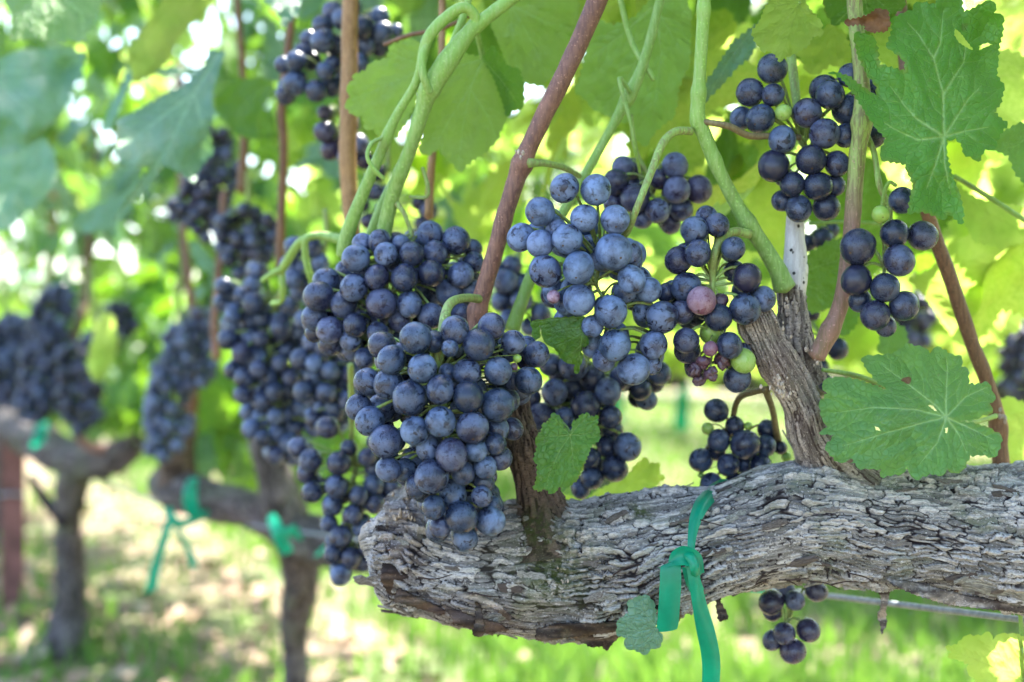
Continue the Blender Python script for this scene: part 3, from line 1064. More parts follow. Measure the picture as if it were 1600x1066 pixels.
C_ = [(959, 393, 29), (852, 424, 26), (904, 419, 26), (886, 374, 25), (931, 297, 24.5), (882, 294, 24), (844, 331, 23.5), (905, 469, 25), (954, 487, 26), (961, 540, 26), (990, 577, 26), (1034, 496, 26),
      (1021, 539, 22.5), (987, 437, 23), (913, 341, 22.5), (961, 343, 23.5), (844, 381, 21.5), (814, 371, 22), (870, 360, 19), (944, 563, 19), (926, 510, 18), (886, 471, 22), (1014, 453, 20.5), (985, 396, 19), (1005, 488, 17),
      (1018, 570, 17), (865, 464, 11, 'pink')]
cluster('powdery pale blue grape bunch in the centre beside the red brown cane', .643, C_, .92, .03, 1.3, [(1080, 205, .669, 13), (1055, 206, .664, 13), (1035, 225, .66, 13), (1015, 275, .652, 12), (995, 325, .645, 11), (978, 365, .655, 11), (940, 405, .668, 9)], .55, seed=3)
L_ = [(556, 404, 22.5), (632, 434, 23), (596, 474, 24), (498, 463, 24), (589, 433, 20), (674, 427, 22), (603, 398, 19.5), (643, 397, 20), (713, 376, 22.5), (680, 395, 20.5), (672, 366, 21), (594, 378, 19.5), (720, 430, 21), (703, 458, 22.5),
      (553, 449, 22.5), (537, 476, 21.5), (515, 516, 22), (510, 440, 22), (491, 496, 21), (555, 508, 20), (640, 476, 21), (674, 494, 21), (720, 490, 17), (738, 452, 16), (740, 410, 17), (548, 532, 18), (516, 538, 19), (492, 520, 16), (550, 546, 18), (626, 500, 20),
      (566, 380, 16), (626, 380, 14), (738, 388, 15), (570, 560, 17), (590, 520, 18), (610, 545, 16)]
cluster('violet tinged grape bunch left of the red brown cane, under the green shoots', .700, L_, .46, .20, 3.0, [(600, 350, .73, 14), (605, 380, .735, 11), (610, 400, .74, 9)], .62, seed=4)
K_ = [(1096, 470, 23.5, 'pink'), (1167, 434, 24), (1164, 483, 25), (1122, 496, 22), (1091, 396, 22), (1085, 360, 22), (1072, 449, 24), (1121, 352, 19), (1072, 532, 21), (1140, 540, 21), (1112, 520, 19.5, 'green'), (1161, 564, 20, 'green'), (1152, 592, 22.5),
      (1060, 407, 22), (1104, 338, 17), (1146, 389, 19), (1192, 467, 21), (1074, 548, 21), (1066, 488, 20), (1042, 458, 16), (1148, 424, 17), (1100, 566, 11, 'raisin'), (1086, 578, 11, 'raisin'), (1092, 594, 10, 'raisin'), (1111, 584, 11, 'raisin'), (1128, 564, 12, 'raisin'), (1110, 545, 12, 'pink'), (1125, 470, 12, 'raisin')]
cluster('small ripening grape bunch with pink and green berries beside the spur', .652, K_, .40, .14, .7, [(1172, 366, .672, 15), (1148, 362, .668, 14), (1128, 372, .662, 14), (1116, 400, .660, 14), (1113, 440, .664, 10)], .6, pmat='peduncle', seed=5)
P_ = [(1058, 297, 21.5), (1091, 296, 22), (1055, 259, 21), (992, 310, 23), (1027, 330, 19.5), (1065, 328, 18.5), (962, 285, 21), (974, 262, 19), (988, 264, 17), (1030, 280, 17.5), (1003, 342, 17), (1048, 350, 17), (958, 318, 16), (1010, 295, 15)]
cluster('purple grape bunch peeking out behind the pale blue bunch', .735, P_, .38, .45, .9, [(985, 180, .74, 8), (995, 240, .74, 8), (1020, 285, .745, 7)], .6, seed=6)
R_ = [(1207, 107, 25), (1172, 145, 22.5), (1208, 149, 18.5), (1188, 186, 23.5), (1288, 209, 24), (1267, 250, 23.5), (1209, 260, 25.5), (1278, 291, 23), (1297, 148, 23.5), (1324, 172, 24), (1261, 177, 24), (1222, 218, 22.5), (1159, 185, 19), (1224, 176, 13, 'green'),
      (1288, 140, 23), (1328, 118, 19), (1308, 256, 21), (1322, 212, 20), (1248, 326, 21), (1238, 288, 19), (1291, 324, 22), (1222, 314, 17), (1305, 290, 17), (1366, 140, 20), (1366, 214, 18), (1345, 150, 16)]
cluster('dark grape bunch at upper right behind the jagged leaf', .672, R_, .27, .12, .15, [(1232, 60, .705, 15), (1240, 120, .703, 15), (1245, 165, .70, 13), (1250, 215, .70, 11)], .55, seed=7)
FR_ = [(1341, 386, 29), (1338, 438, 25), (1383, 450, 23.5), (1405, 407, 25.5), (1398, 365, 23), (1442, 368, 24), (1368, 493, 24.5), (1413, 478, 24), (1410, 313, 22), (1344, 470, 18), (1384, 510, 17), (1376, 335, 14, 'green')]
cluster('small loose dark grape bunch hanging below the big right leaf', .646, FR_, .24, .12, .0, [(1352, 205, .672, 9), (1366, 240, .668, 9), (1374, 290, .665, 10), (1390, 330, .668, 10), (1383, 390, .672, 9)], .5, seed=8)
B_ = [(867, 613, 21), (915, 634, 23.5), (845, 651, 22), (954, 652, 19), (980, 698, 22.5), (949, 698, 17.5), (960, 732, 22), (925, 747, 18), (882, 652, 16), (828, 622, 18), (950, 612, 21), (926, 592, 22), (972, 590, 20), (896, 572, 23), (1030, 583, 19), (1000, 608, 19),
      (922, 716, 17), (908, 764, 16), (896, 606, 19), (956, 672, 18), (818, 652, 16), (826, 694, 14), (860, 570, 18), (900, 680, 17), (870, 690, 17), (1010, 575, 18)]
cluster('deep blue grape bunch behind the small notched leaf', .735, B_, .28, .10, 2.6, None, .6, seed=9)
LR_ = [(1165, 695, 23.5), (1123, 689, 18.5), (1119, 641, 19.5), (1095, 719, 19.5), (1138, 727, 18), (1188, 728, 19), (1196, 697, 17.5), (1111, 756, 17.5), (1148, 756, 17), (1200, 672, 16), (1148, 666, 15), (1118, 704, 17), (1164, 726, 16), (1106, 670, 10, 'green'), (1169, 666, 6.5, 'green'), (1095, 742, 5, 'green'), (1229, 714, 8, 'green'), (1220, 700, 11)]
lr = cluster('small almost black grape bunch behind the arm, left of the spur base', .730, LR_, .18, .10, .1, [(1200, 608, .70, 11), (1180, 612, .71, 11), (1155, 622, .73, 10), (1146, 650, .74, 9), (1143, 680, .745, 8)], .6, pmat='ped_brown', seed=10)
tube('stalk', [(1196, 610, .70, 11), (1207, 640, .715, 10), (1213, 675, .735, 11), (1218, 700, .745, 12)], lr, M['ped_brown'], seg=9)
U_ = [(1205, 941, 20), (1263, 985, 19), (1226, 990, 17.5), (1239, 1018, 21), (1207, 1001, 16), (1208, 955, 16), (1276, 923, 18), (1242, 938, 16), (1228, 925, 16)]
cluster('sparse little grape bunch hanging below the bark arm', .725, U_, .28, .35, .0, [(1238, 890, .74, 8), (1236, 930, .74, 8), (1234, 965, .74, 7)], .4, seed=11)
LL_ = [(530, 724, 19.5), (485, 719, 19), (488, 769, 17.5), (526, 760, 19), (466, 699, 16.5), (512, 668, 18), (561, 774, 16), (584, 758, 17), (532, 838, 18.5), (549, 871, 17), (533, 898, 17), (520, 866, 15), (577, 852, 17), (480, 740, 17), (520, 788, 17), (551, 804, 16), (569, 880, 14), (514, 818, 14), (574, 714, 15), (584, 730, 16), (586, 788, 16), (612, 760, 16), (545, 700, 14), (600, 780, 14), (565, 825, 15), (600, 735, 15), (585, 690, 14)]
cluster('slim blurred grape bunch hanging left of the broken arm end', .83, LL_, .36, .12, 1.2, [(548, 570, .80, 10), (549, 620, .82, 10), (550, 690, .845, 9), (556, 730, .85, 8)], .6, seed=12)
cluster('long blurred grape bunch hanging in the middle left', .98, [(397, 474, 19), (350, 448, 15), (394, 446, 15), (402, 422, 15), (454, 480, 17), (440, 512, 18), (469, 518, 17), (408, 530, 14), (363, 494, 12)] +
        blob([(400, 520, 48), (420, 570, 60), (435, 620, 56), (440, 660, 52), (455, 690, 34), (370, 470, 24), (470, 560, 45)], 15.5, 75, 3), .42, .08, 1.0, [(442, 450, .86, 9), (430, 480, 1.0, 9)], .55, seed=13)
cluster('blurred grape bunch tucked behind the violet bunch, left side', .92, blob([(510, 560, 40), (515, 600, 42), (520, 640, 34), (530, 560, 40), (480, 430, 30), (470, 400, 22)], 16, 40, 5), .46, .08, 1.0, None, .5, seed=14)
cluster('dark blurred grape bunch between the tan cane and the hanging bluish leaf', 1.15, blob([(380, 370, 42), (390, 395, 38), (410, 360, 26)], 12, 34, 6), .25, .05, .5, None, .6, seed=15)
cluster('blurred shaded grape bunch hanging under the folded bluish leaf', 1.35, blob([(335, 230, 26), (345, 270, 34), (320, 310, 40), (330, 340, 34), (290, 325, 24)], 10.5, 55, 7), .25, .15, .5, None, .6, seed=16)
cluster('blurred curved grape bunch beside the brown cane at left', 1.45, blob([(310, 515, 26), (290, 545, 38), (300, 570, 34), (265, 590, 30), (250, 630, 22), (265, 660, 32), (255, 690, 24)], 11, 75, 8), .50, .05, .8, None, .6, seed=17)
cluster('far blurred grape bunch at the left edge', 2.15, blob([(20, 560, 40), (20, 520, 30), (10, 600, 36), (-20, 580, 40)], 9, 95, 9), .4, .05, 1.0, None, .7, seed=18)
cluster('far blurred grape bunch on the right of the leftmost one', 2.0, blob([(80, 560, 44), (75, 600, 44), (70, 500, 28), (90, 470, 24), (50, 630, 26)], 9.5, 110, 10), .36, .08, 1.0, None, .6, seed=19)
cluster('far shaded grape bunch between the thin brown canes at far left', 1.9, blob([(120, 570, 28), (125, 610, 30), (130, 650, 26), (180, 500, 26), (195, 505, 20), (150, 540, 26)], 9.5, 70, 11), .2, .08, .8, None, .6, seed=20)
UL_ = [(460, 131, 20), (494, 142, 18), (447, 148, 17), (462, 96, 17), (442, 101, 14), (474, 84, 17), (504, 64, 19), (598, 50, 18), (566, 43, 19), (509, 112, 15), (504, 40, 17), (520, 18, 17), (594, 26, 15), (620, 48, 11), (582, 34, 15), (572, 70, 16), (562, 98, 16), (592, 74, 15), (518, 136, 17), (524, 70, 17), (540, 90, 17), (535, 30, 17), (550, 10, 16), (520, 100, 14), (545, 120, 14)]
cluster('dark grape bunch at the top behind the tan cane', .90, UL_, .30, .12, .5, None, .5, seed=21)
cluster('small purple grape bunch behind the tan cane, below the top one', .93, [(507, 206, 17), (517, 234, 17), (507, 176, 12), (513, 178, 12), (560, 225, 17), (570, 250, 15), (548, 195, 15), (530, 215, 15), (540, 245, 14)], .35, .6, .5, None, .5, seed=22)
cluster('shaded grape bunch behind the green shoots, above the violet bunch', .92, [(670, 330, 15), (660, 350, 13), (545, 325, 12), (585, 300, 14), (600, 330, 13), (565, 320, 13), (575, 345, 13), (590, 270, 13), (655, 318, 12), (610, 300, 13)], .3, .35, .4, None, .5, seed=23)
cluster('shaded grape bunch behind the cane, left of the folded leaf', .85, [(790, 440, 20), (815, 445, 19), (770, 425, 18), (800, 415, 17), (785, 470, 18), (815, 470, 18), (845, 490, 17), (830, 510, 17), (860, 440, 12, 'pink'), (795, 500, 16)], .5, .12, .6, None, .5, seed=24)
cluster('few black grapes low behind the spur and the reddish cane', .80, [(1308, 545, 18), (1258, 544, 17), (1290, 600, 15), (1280, 575, 16), (1270, 490, 12), (1283, 478, 9)], .06, .1, .0, [(1262, 470, .81, 6), (1268, 500, .81, 6)], .4, seed=25)
cluster('single dark grapes high behind the pale dead cane', .80, [(1286, 373, 18), (1262, 380, 14), (1300, 360, 12)], .12, .1, .0, [(1290, 300, .81, 5), (1288, 345, .81, 5)], .4, seed=26)
cluster('blurred grape bunch behind the small loose bunch at right', 1.35, blob([(1425, 500, 26), (1440, 480, 24), (1430, 530, 18)], 11, 26, 12), .12, .3, .5, None, .6, seed=27)
cluster('blurred dark grape bunch cut by the right edge', 1.5, blob([(1590, 560, 26), (1595, 530, 26), (1590, 600, 26)], 10, 30, 13), .1, .25, .5, None, .6, seed=28)

# ------------------------------------------------------------------ leaves


def toothed(poly, step, amp, seed):
    """subdivide an outline and add saw teeth"""
    r = random.Random(seed)
    out = []
    n = len(poly)
    area = sum(poly[i][0] * poly[(i + 1) % n][1] - poly[(i + 1) % n][0] * poly[i][1] for i in range(n))
    sg = 1 if area > 0 else -1
    for i in range(n):
        a, b = np.array(poly[i], float), np.array(poly[(i + 1) % n], float)
        d = b - a
        L = np.linalg.norm(d)
        k = max(1, int(round(L / step)))
        nn = np.array((d[1], -d[0])) / (L + 1e-9) * sg
        out.append(a)
        for j in range(k):
            t0 = (j + .62) / k
            out.append(a + d * t0 + nn * amp * r.uniform(.5, 1.3))
            if j < k - 1:
                out.append(a + d * ((j + 1) / k) - nn * amp * .35 * r.uniform(.2, 1))
    return [tuple(q) for q in out]


def seg_dist(p, a, b):
    d = b - a
    t = np.clip(((p - a) @ d) / (d @ d + 1e-12), 0, 1)
    return np.linalg.norm(p - (a + t[:, None] * d), axis=1), t


def flat_leaf(outline, veins, holes=(), n_in=900, vw=1.0, second=True, seed=0, clean=True):
    """returns 2-D points, triangles, vein attr, rim attr, vein distance; units are the outline's own"""
    O = np.array(outline, float)
    ext = max(np.ptp(O[:, 0]), np.ptp(O[:, 1]))
    r = np.random.default_rng(seed)
    segs = []
    for vn in veins:
        vn = np.array(vn, float)
        m = len(vn) - 1
        for i in range(m):
            segs.append((vn[i], vn[i + 1], vw * ext * .0065 * (1 - .72 * i / m), vw * ext * .0065 * (1 - .72 * (i + 1) / m)))
    if second:
        for vn in veins:
            vn = np.array(vn, float)
            L = np.concatenate([[0], np.cumsum(np.linalg.norm(np.diff(vn, axis=0), axis=1))])
            for k, q in enumerate(np.arange(ext * .09, L[-1] * .93, ext * .075)):
                p0 = np.array((np.interp(q, L, vn[:, 0]), np.interp(q, L, vn[:, 1])))
                i = min(np.searchsorted(L, q), len(vn) - 1)
                d = vn[i] - vn[i - 1]
                d /= np.linalg.norm(d) + 1e-9
                for sg in (-1, 1):
                    a = sg * .85
                    e = np.array((d[0] * math.cos(a) - d[1] * math.sin(a), d[0] * math.sin(a) + d[1] * math.cos(a)))
                    ln = ext * r.uniform(.10, .17)
                    p1 = p0 + e * ln * .55
                    p2 = p0 + (e * .8 + d * .35) * ln
                    segs.append((p0, p1, ext * .0026, ext * .0018))
                    segs.append((p1, p2, ext * .0018, ext * .0008))
    lo, hi = O.min(0), O.max(0)
    area = (hi[0] - lo[0]) * (hi[1] - lo[1])
    h = math.sqrt(area / n_in)
    gx, gy = np.meshgrid(np.arange(lo[0], hi[0], h), np.arange(lo[1], hi[1], h), indexing='ij')
    G = np.stack([gx.ravel(), gy.ravel()], 1) + r.uniform(-.3, .3, (gx.size, 2)) * h
    ve = []
    for a, b, wa, wb in segs:
        L = np.linalg.norm(b - a)
        d = (b - a) / (L + 1e-9)
        nn = np.array((-d[1], d[0]))
        m = max(1, int(L / (h * .8)))
        for t in np.arange(m + 1) / m:
            p = a + (b - a) * t
            w = wa + (wb - wa) * t
            ve += [p, p + nn * w * 1.3, p - nn * w * 1.3]
    ve = np.array(ve) if ve else np.zeros((0, 2))
    # inside test
    def inside(Q, poly):
        x, y = Q[:, 0], Q[:, 1]
        c = np.zeros(len(Q), bool)
        j = len(poly) - 1
        for i in range(len(poly)):
            xi, yi = poly[i]
            xj, yj = poly[j]
            m = ((yi > y) != (yj > y)) & (x < (xj - xi) * (y - yi) / (yj - yi + 1e-12) + xi)
            c ^= m
            j = i
        return c
    allp = np.vstack([G, ve])
    keep = inside(allp, outline)
    for hl in holes:
        keep &= ~inside(allp, hl)
    allp = allp[keep]
    vin = [Vector(q) for q in outline]
    edges = [(i, (i + 1) % len(outline)) for i in range(len(outline))]
    for hl in holes:
        b = len(vin)
        vin += [Vector(q) for q in hl]
        edges += [(b + i, b + (i + 1) % len(hl)) for i in range(len(hl))]
    vin += [Vector(q) for q in allp]
    co, _, faces, *_r = delaunay_2d_cdt(vin, edges, [], 0, h * .02)
    co = np.array([(q[0], q[1]) for q in co])
    F = np.array([f for f in faces if len(f) == 3])
    cen = co[F].mean(1)
    ok = inside(cen, outline)
    for hl in holes:
        ok &= ~inside(cen, hl)
    F = F[ok]
    used = np.unique(F)
    mp = -np.ones(len(co), int)
    mp[used] = np.arange(len(used))
    co, F = co[used], mp[F]
    vein = np.zeros(len(co))
    vd = np.full(len(co), 1e9)
    for a, b, wa, wb in segs:
        dist, t = seg_dist(co, a, b)
        w = wa + (wb - wa) * t
        vein = np.maximum(vein, np.clip(1.25 - dist / (w * 1.15), 0, 1) * (1 if wa > ext * .0027 else .42))
        vd = np.minimum(vd, dist)
    od = np.full(len(co), 1e9)
    for i in range(len(outline)):
        od = np.minimum(od, seg_dist(co, np.array(outline[i]), np.array(outline[(i + 1) % len(outline)]))[0])
    rim = np.clip(1 - od / (ext * .05), 0, 1)
    return co, F, vein, rim, vd / ext, ext


def hero_leaf(poly, veins, D, mat, parent, org=(0, 0), sc=1.0, holes=(), tilt=(0, 0), cup=0.0, wav=.05, teeth=(12, 3.2), spots=0.0, seed=0, petiole=None, n_in=1100, fold=0.0, vw=1.0, label=None):
    tr = lambda q: (org[0] + q[0] / sc, org[1] + q[1] / sc)
    poly = [tr(q) for q in poly]
    veins = [[tr(q) for q in v] for v in veins]
    holes = [toothed([tr(q) for q in hl], 6, -1.0, seed) for hl in holes]
    out = toothed(poly, teeth[0], teeth[1], seed)
    co, F, vein, rim, vd, ext = flat_leaf(out, veins, holes, n_in, vw, seed=seed)
    j = np.array(veins[0][0]) if veins else co.mean(0)
    q = (co - j) / ext
    rr = np.linalg.norm(q, axis=1)
    size = ext * D / FPX
    n3 = fbm(np.stack([q[:, 0] * 3.1, q[:, 1] * 3.1, q[:, 0] * 0 + seed], 1), seed, 2)
    n4 = fbm(np.stack([q[:, 0] * 9, q[:, 1] * 9, q[:, 0] * 0 + seed], 1), seed + 5, 2)
    dz = size * (tilt[0] * q[:, 0] + tilt[1] * q[:, 1] + cup * rr ** 2 + wav * n3 * (.3 + rr) + .014 * n4 - .10 * np.clip(vd, 0, .05) * 3.6 + fold * np.abs(q[:, 0]))
    d = D + dz
    v = np.stack([(co[:, 0] - CX) / FPX * d, d, CAMZ + (CY - co[:, 1]) / FPX * d], 1)
    v = v - np.array(P(j[0], j[1], D))
    cr = np.cross(v[F[:, 1]] - v[F[:, 0]], v[F[:, 2]] - v[F[:, 0]])
    F = np.where((cr[:, 1] > 0)[:, None], F[:, ::-1], F)
    o = link('leaf', mesh_np('leaf', v, F, True, {'vein': vein, 'rim': rim}), parent, mat)
    o.location = P(j[0], j[1], D)
    o.color = (spots, 0, 0, 1)
    if label:
        o['label'] = label
    if petiole:
        pt = tube('petiole', petiole, parent, M['shoot'], seg=9)
        pt.parent = o
        pt.matrix_parent_inverse = o.matrix_basis.inverted()
    return o


def slab(name, pts, d, parent, mat, thick=.0016, seed=0):
    """ragged hanging bark strip with real thickness, curl and grain"""
    out = toothed(toothed(pts, 9, 1.6, seed), 5, -1.0, seed + 50)
    co, F, _v, _r, _d, ext = flat_leaf(out, [], (), 260, 1, False, seed)
    c = co.mean(0)
    nz = fbm(np.stack([co[:, 0] * .03, co[:, 1] * .22, 0 * co[:, 0] + seed], 1), seed, 3)
    nl = fbm(np.stack([co[:, 0] * .02, co[:, 1] * .03, 0 * co[:, 0] + seed], 1), seed + 9, 2)
    dd = d + .0012 * nz + .006 * nl + .00005 * (co[:, 0] - c[0]) + .00012 * np.abs(co[:, 1] - c[1])
    fr = np.array([tuple(P(x, y, q)) for (x, y), q in zip(co, dd)])
    bk = fr + np.array((0, thick, .0004))
    n = len(fr)
    cr = np.cross(fr[F[:, 1]] - fr[F[:, 0]], fr[F[:, 2]] - fr[F[:, 0]])
    F = np.where((cr[:, 1] > 0)[:, None], F[:, ::-1], F)
    ed = {}
    for t in F.tolist():
        for i in range(3):
            e = (t[i], t[(i + 1) % 3])
            ed[e] = 1
    bd = [e for e in ed if (e[1], e[0]) not in ed]
    side = [(b_, a_, n + a_) for a_, b_ in bd] + [(b_, n + a_, n + b_) for a_, b_ in bd]
    FF = np.vstack([F, F[:, ::-1] + n, np.array(side)])
    at = lambda q: np.concatenate([q, q])
    return link(name, mesh_np(name, np.vstack([fr, bk]), FF, False, {'cell': at(np.clip(.35 + .5 * nz, 0, 1)), 'gap': at(np.clip(.55 + .5 * nz, .1, 1)), 'moss': at(nz * 0), 'fib': at(nz), 'along': at(nz * 0)}), parent, mat)


slab('bark_flake', [(588, 812), (604, 792), (616, 800), (618, 850), (610, 902), (596, 915), (588, 880), (584, 845)], .700, cordon, M['bark_spur'], seed=21)
slab('bark_flake', [(600, 788), (628, 780), (640, 800), (630, 832), (612, 845), (602, 820)], .690, cordon, M['bark'], seed=22)
slab('bark_flake', [(598, 880), (622, 872), (640, 905), (632, 935), (606, 928), (594, 905)], .688, cordon, M['bark_dark'], seed=23)
slab('bark_flake', [(612, 836), (640, 842), (650, 866), (628, 884), (608, 868)], .684, cordon, M['bark'], seed=24)
slab('bark_flake', [(838, 985), (870, 976), (920, 975), (965, 973), (980, 985), (945, 990), (900, 995), (850, 1003), (837, 1000)], .672, cordon, M['bark_dark'], seed=1)
slab('bark_flake', [(880, 990), (930, 985), (985, 980), (960, 1003), (948, 1018), (940, 1010), (925, 1012), (905, 1002)], .679, cordon, M['bark_dark'], seed=2)
slab('bark_flake', [(742, 940), (752, 948), (758, 990), (748, 996), (738, 992), (744, 965)], .668, cordon, M['bark_dark'], seed=3)
slab('bark_flake', [(690, 945), (740, 965), (780, 975), (795, 985), (760, 990), (740, 985), (712, 975)], .674, cordon, M['bark_dark'], seed=4)
slab('bark_flake', [(622, 920), (660, 938), (700, 955), (690, 962), (650, 950), (615, 940)], .684, cordon, M['bark_dark'], seed=5)
slab('bark_flake', [(1372, 905), (1388, 908), (1390, 930), (1384, 955), (1386, 975), (1378, 992), (1376, 975), (1372, 965), (1378, 945)], .684, cordon, M['bark_spur'], seed=6)
slab('bark_flake', [(1121, 915), (1127, 915), (1126, 940), (1136, 958), (1138, 968), (1124, 972), (1120, 955), (1119, 935)], .680, cordon, M['bark_dark'], seed=7)
slab('bark_flake', [(1060, 925), (1070, 922), (1068, 960), (1060, 972), (1055, 950)], .685, cordon, M['bark_dark'], seed=8)
slab('bark_flake', [(1385, 905), (1440, 912), (1500, 930), (1560, 940), (1600, 945), (1600, 958), (1540, 952), (1480, 945), (1430, 930), (1395, 915)], .664, cordon, M['bark_spur'], seed=9)
slab('bark_flake', [(715, 925), (750, 930), (780, 945), (800, 965), (795, 970), (770, 950), (740, 938), (714, 932)], .664, cordon, M['bark_spur'], seed=10)
for k in range(46):
    x = R.uniform(615, 1590)
    yb = np.interp(x, [q[0] for q in CORD], [q[2] for q in CORD])
    dd = np.interp(x, [q[0] for q in CORD], [q[3] for q in CORD]) - .012 + R.uniform(-.012, .012)
    L, w, a = R.uniform(8, 24), R.uniform(2, 6), R.uniform(-.9, .9)
    y0 = yb - R.uniform(2, 14)
    ex, ey = x + L * math.sin(a) * 1.6, y0 + L * (.35 + .65 * math.cos(a)) * R.uniform(.4, 1)
    if R.random() < .5:
        slab('bark_flake', [(x - w * 2, y0 - 3), (x + w * 2, y0 - 2), ((x + ex) / 2 + w, (y0 + ey) / 2), (ex, ey), ((x + ex) / 2 - w, (y0 + ey) / 2)], dd, cordon, M[R.choice(['bark_dark', 'bark_spur', 'bark_spur'])], .001, 100 + k)
    else:
        tube('bark_fibre', [(x, y0, dd, 3), ((x + ex) / 2 + R.uniform(-4, 4), (y0 + ey) / 2, dd - .002, 2.4), (ex, ey, dd, 1.2)], cordon, M['bark_spur'], seg=5, n=8)

S3 = 2.963
A3 = (1060, 0)
hero_leaf([(985, 85), (1040, 62), (1085, 50), (1100, 10), (1190, 20), (1210, -15), (1310, -5), (1320, 60), (1400, 20), (1440, 0), (1470, 20), (1460, 60), (1505, 75), (1500, 150), (1480, 230), (1480, 290), (1472, 350), (1510, 400), (1490, 480), (1460, 520), (1525, 575), (1490, 620), (1465, 690), (1420, 692), (1388, 750), (1350, 725), (1322, 715), (1310, 665), (1285, 642), (1242, 645),
           (1242, 720), (1262, 800), (1300, 890), (1320, 980), (1312, 1040), (1248, 985), (1230, 1020), (1190, 1000), (1130, 980), (1062, 990), (1075, 900), (1087, 850), (1062, 800), (1052, 762), (1000, 752), (940, 745), (935, 700), (962, 640), (920, 600), (880, 540), (850, 490), (800, 420), (770, 380), (730, 345), (690, 338), (735, 337), (785, 352), (850, 402), (918, 445), (918, 405), (872, 340), (832, 260), (812, 180), (822, 148), (870, 160), (910, 180), (922, 235), (932, 300), (970, 312), (1050, 330), (1050, 290), (1022, 258), (962, 218), (992, 140)],
          [[(1228, 635), (1225, 440), (1180, 270), (1110, 160), (1060, 105)], [(1225, 440), (1280, 350), (1320, 290), (1332, 190)], [(1180, 270), (1212, 200), (1226, 50)], [(1228, 635), (1100, 550), (1045, 490), (980, 400)], [(1228, 635), (1110, 650), (1000, 600), (955, 570)], [(1228, 635), (1290, 540), (1340, 460), (1400, 400)], [(1228, 635), (1320, 610), (1430, 590)], [(1228, 635), (1190, 760), (1150, 870)], [(1228, 635), (1232, 760), (1260, 900)]],
          .640, M['leaf'], V1, A3, S3, holes=[[(1278, 130), (1305, 150), (1335, 190), (1372, 235), (1345, 228), (1300, 200), (1276, 165)], [(1390, 212), (1430, 198), (1455, 206), (1420, 220), (1390, 235)]],
          tilt=(.10, -.30), cup=-.10, wav=.10, teeth=(11, 2.6), spots=.25, seed=3, n_in=3800, vw=1.2, label='big jagged leaf with holes',
          petiole=[(1475, 214, .642, 6), (1482, 208, .66, 6), (1470, 180, .70, 6), (1440, 150, .74, 6)])
A4 = (1060, 340)
hero_leaf([(650, 1000), (690, 970), (665, 930), (650, 860), (690, 815), (665, 780), (680, 750), (740, 738), (840, 755), (930, 785), (962, 796), (920, 760), (870, 700), (848, 650), (900, 640), (985, 635), (1010, 620), (1040, 605), (1060, 583), (1090, 595), (1130, 600), (1165, 630), (1200, 595), (1245, 625), (1280, 640), (1310, 640), (1310, 690), (1340, 700), (1345, 770), (1370, 775), (1430, 760), (1450, 800), (1470, 840), (1440, 860), (1455, 905), (1410, 915), (1370, 935), (1300, 942), (1375, 955), (1430, 970), (1495, 1010), (1492, 1045), (1480, 1080), (1465, 1110), (1420, 1100), (1350, 1100), (1320, 1166), (1285, 1185), (1245, 1166), (1220, 1196), (1165, 1186), (1100, 1216), (1070, 1186), (1060, 1150), (1040, 1185), (935, 1200), (940, 1166), (830, 1160), (820, 1136), (740, 1131), (695, 1090), (680, 1060), (725, 1005), (690, 1003)],
          [[(1240, 925), (1100, 890), (900, 880), (720, 905)], [(1240, 925), (1190, 870), (1060, 770), (950, 690)], [(1240, 925), (1238, 850), (1245, 700), (1240, 650)], [(1240, 925), (1330, 830), (1430, 785)], [(1240, 925), (1100, 960), (950, 1000), (760, 1060)], [(1240, 925), (1200, 1040), (1110, 1150)], [(1240, 925), (1300, 1010), (1330, 1080)], [(1240, 925), (1370, 985), (1460, 1030)]],
          .655, M['leaf_pale'], V1, A4, S3, holes=[[(1150, 866), (1180, 870), (1205, 905), (1185, 895)], [(905, 965), (925, 970), (940, 990), (915, 985)], [(1232, 975), (1250, 970), (1246, 1000), (1235, 998)]],
          tilt=(.05, -.30), cup=.16, wav=.09, teeth=(12, 2.6), spots=1.0, seed=4, n_in=3800, vw=1.2, label='pale green leaf with brown insect scars',
          petiole=[(1478, 652, .656, 7), (1482, 655, .67, 7), (1520, 660, .70, 7), (1556, 650, .73, 8)])
A5 = (800, 560)
hero_leaf([(440, 575), (405, 540), (380, 470), (350, 440), (310, 430), (290, 490), (240, 510), (230, 570), (200, 600), (180, 640), (195, 690), (170, 800), (200, 830), (190, 950), (165, 1020), (215, 1040), (260, 1010), (300, 1060), (345, 1040), (375, 990), (395, 1045), (450, 1000), (510, 950), (560, 830), (600, 740), (625, 670), (680, 640), (685, 560), (665, 520), (675, 450), (610, 460), (600, 430), (540, 440), (500, 490), (475, 490), (470, 540), (458, 585)],
          [[(455, 600), (375, 720), (290, 900), (270, 1000)], [(455, 600), (470, 720), (480, 880)], [(455, 600), (330, 610), (210, 620)], [(455, 600), (540, 600), (650, 570)], [(455, 600), (400, 550), (330, 470)], [(455, 600), (520, 520), (590, 460)]],
          .640, M['leaf'], V1, A5, 5.0, tilt=(.2, -.2), cup=.2, wav=.10, teeth=(7, 2.2), seed=5, n_in=1600, label='small notched leaf', petiole=[(891, 680, .64, 4), (886, 668, .66, 4), (870, 650, .69, 4)])
A6 = (780, 420)
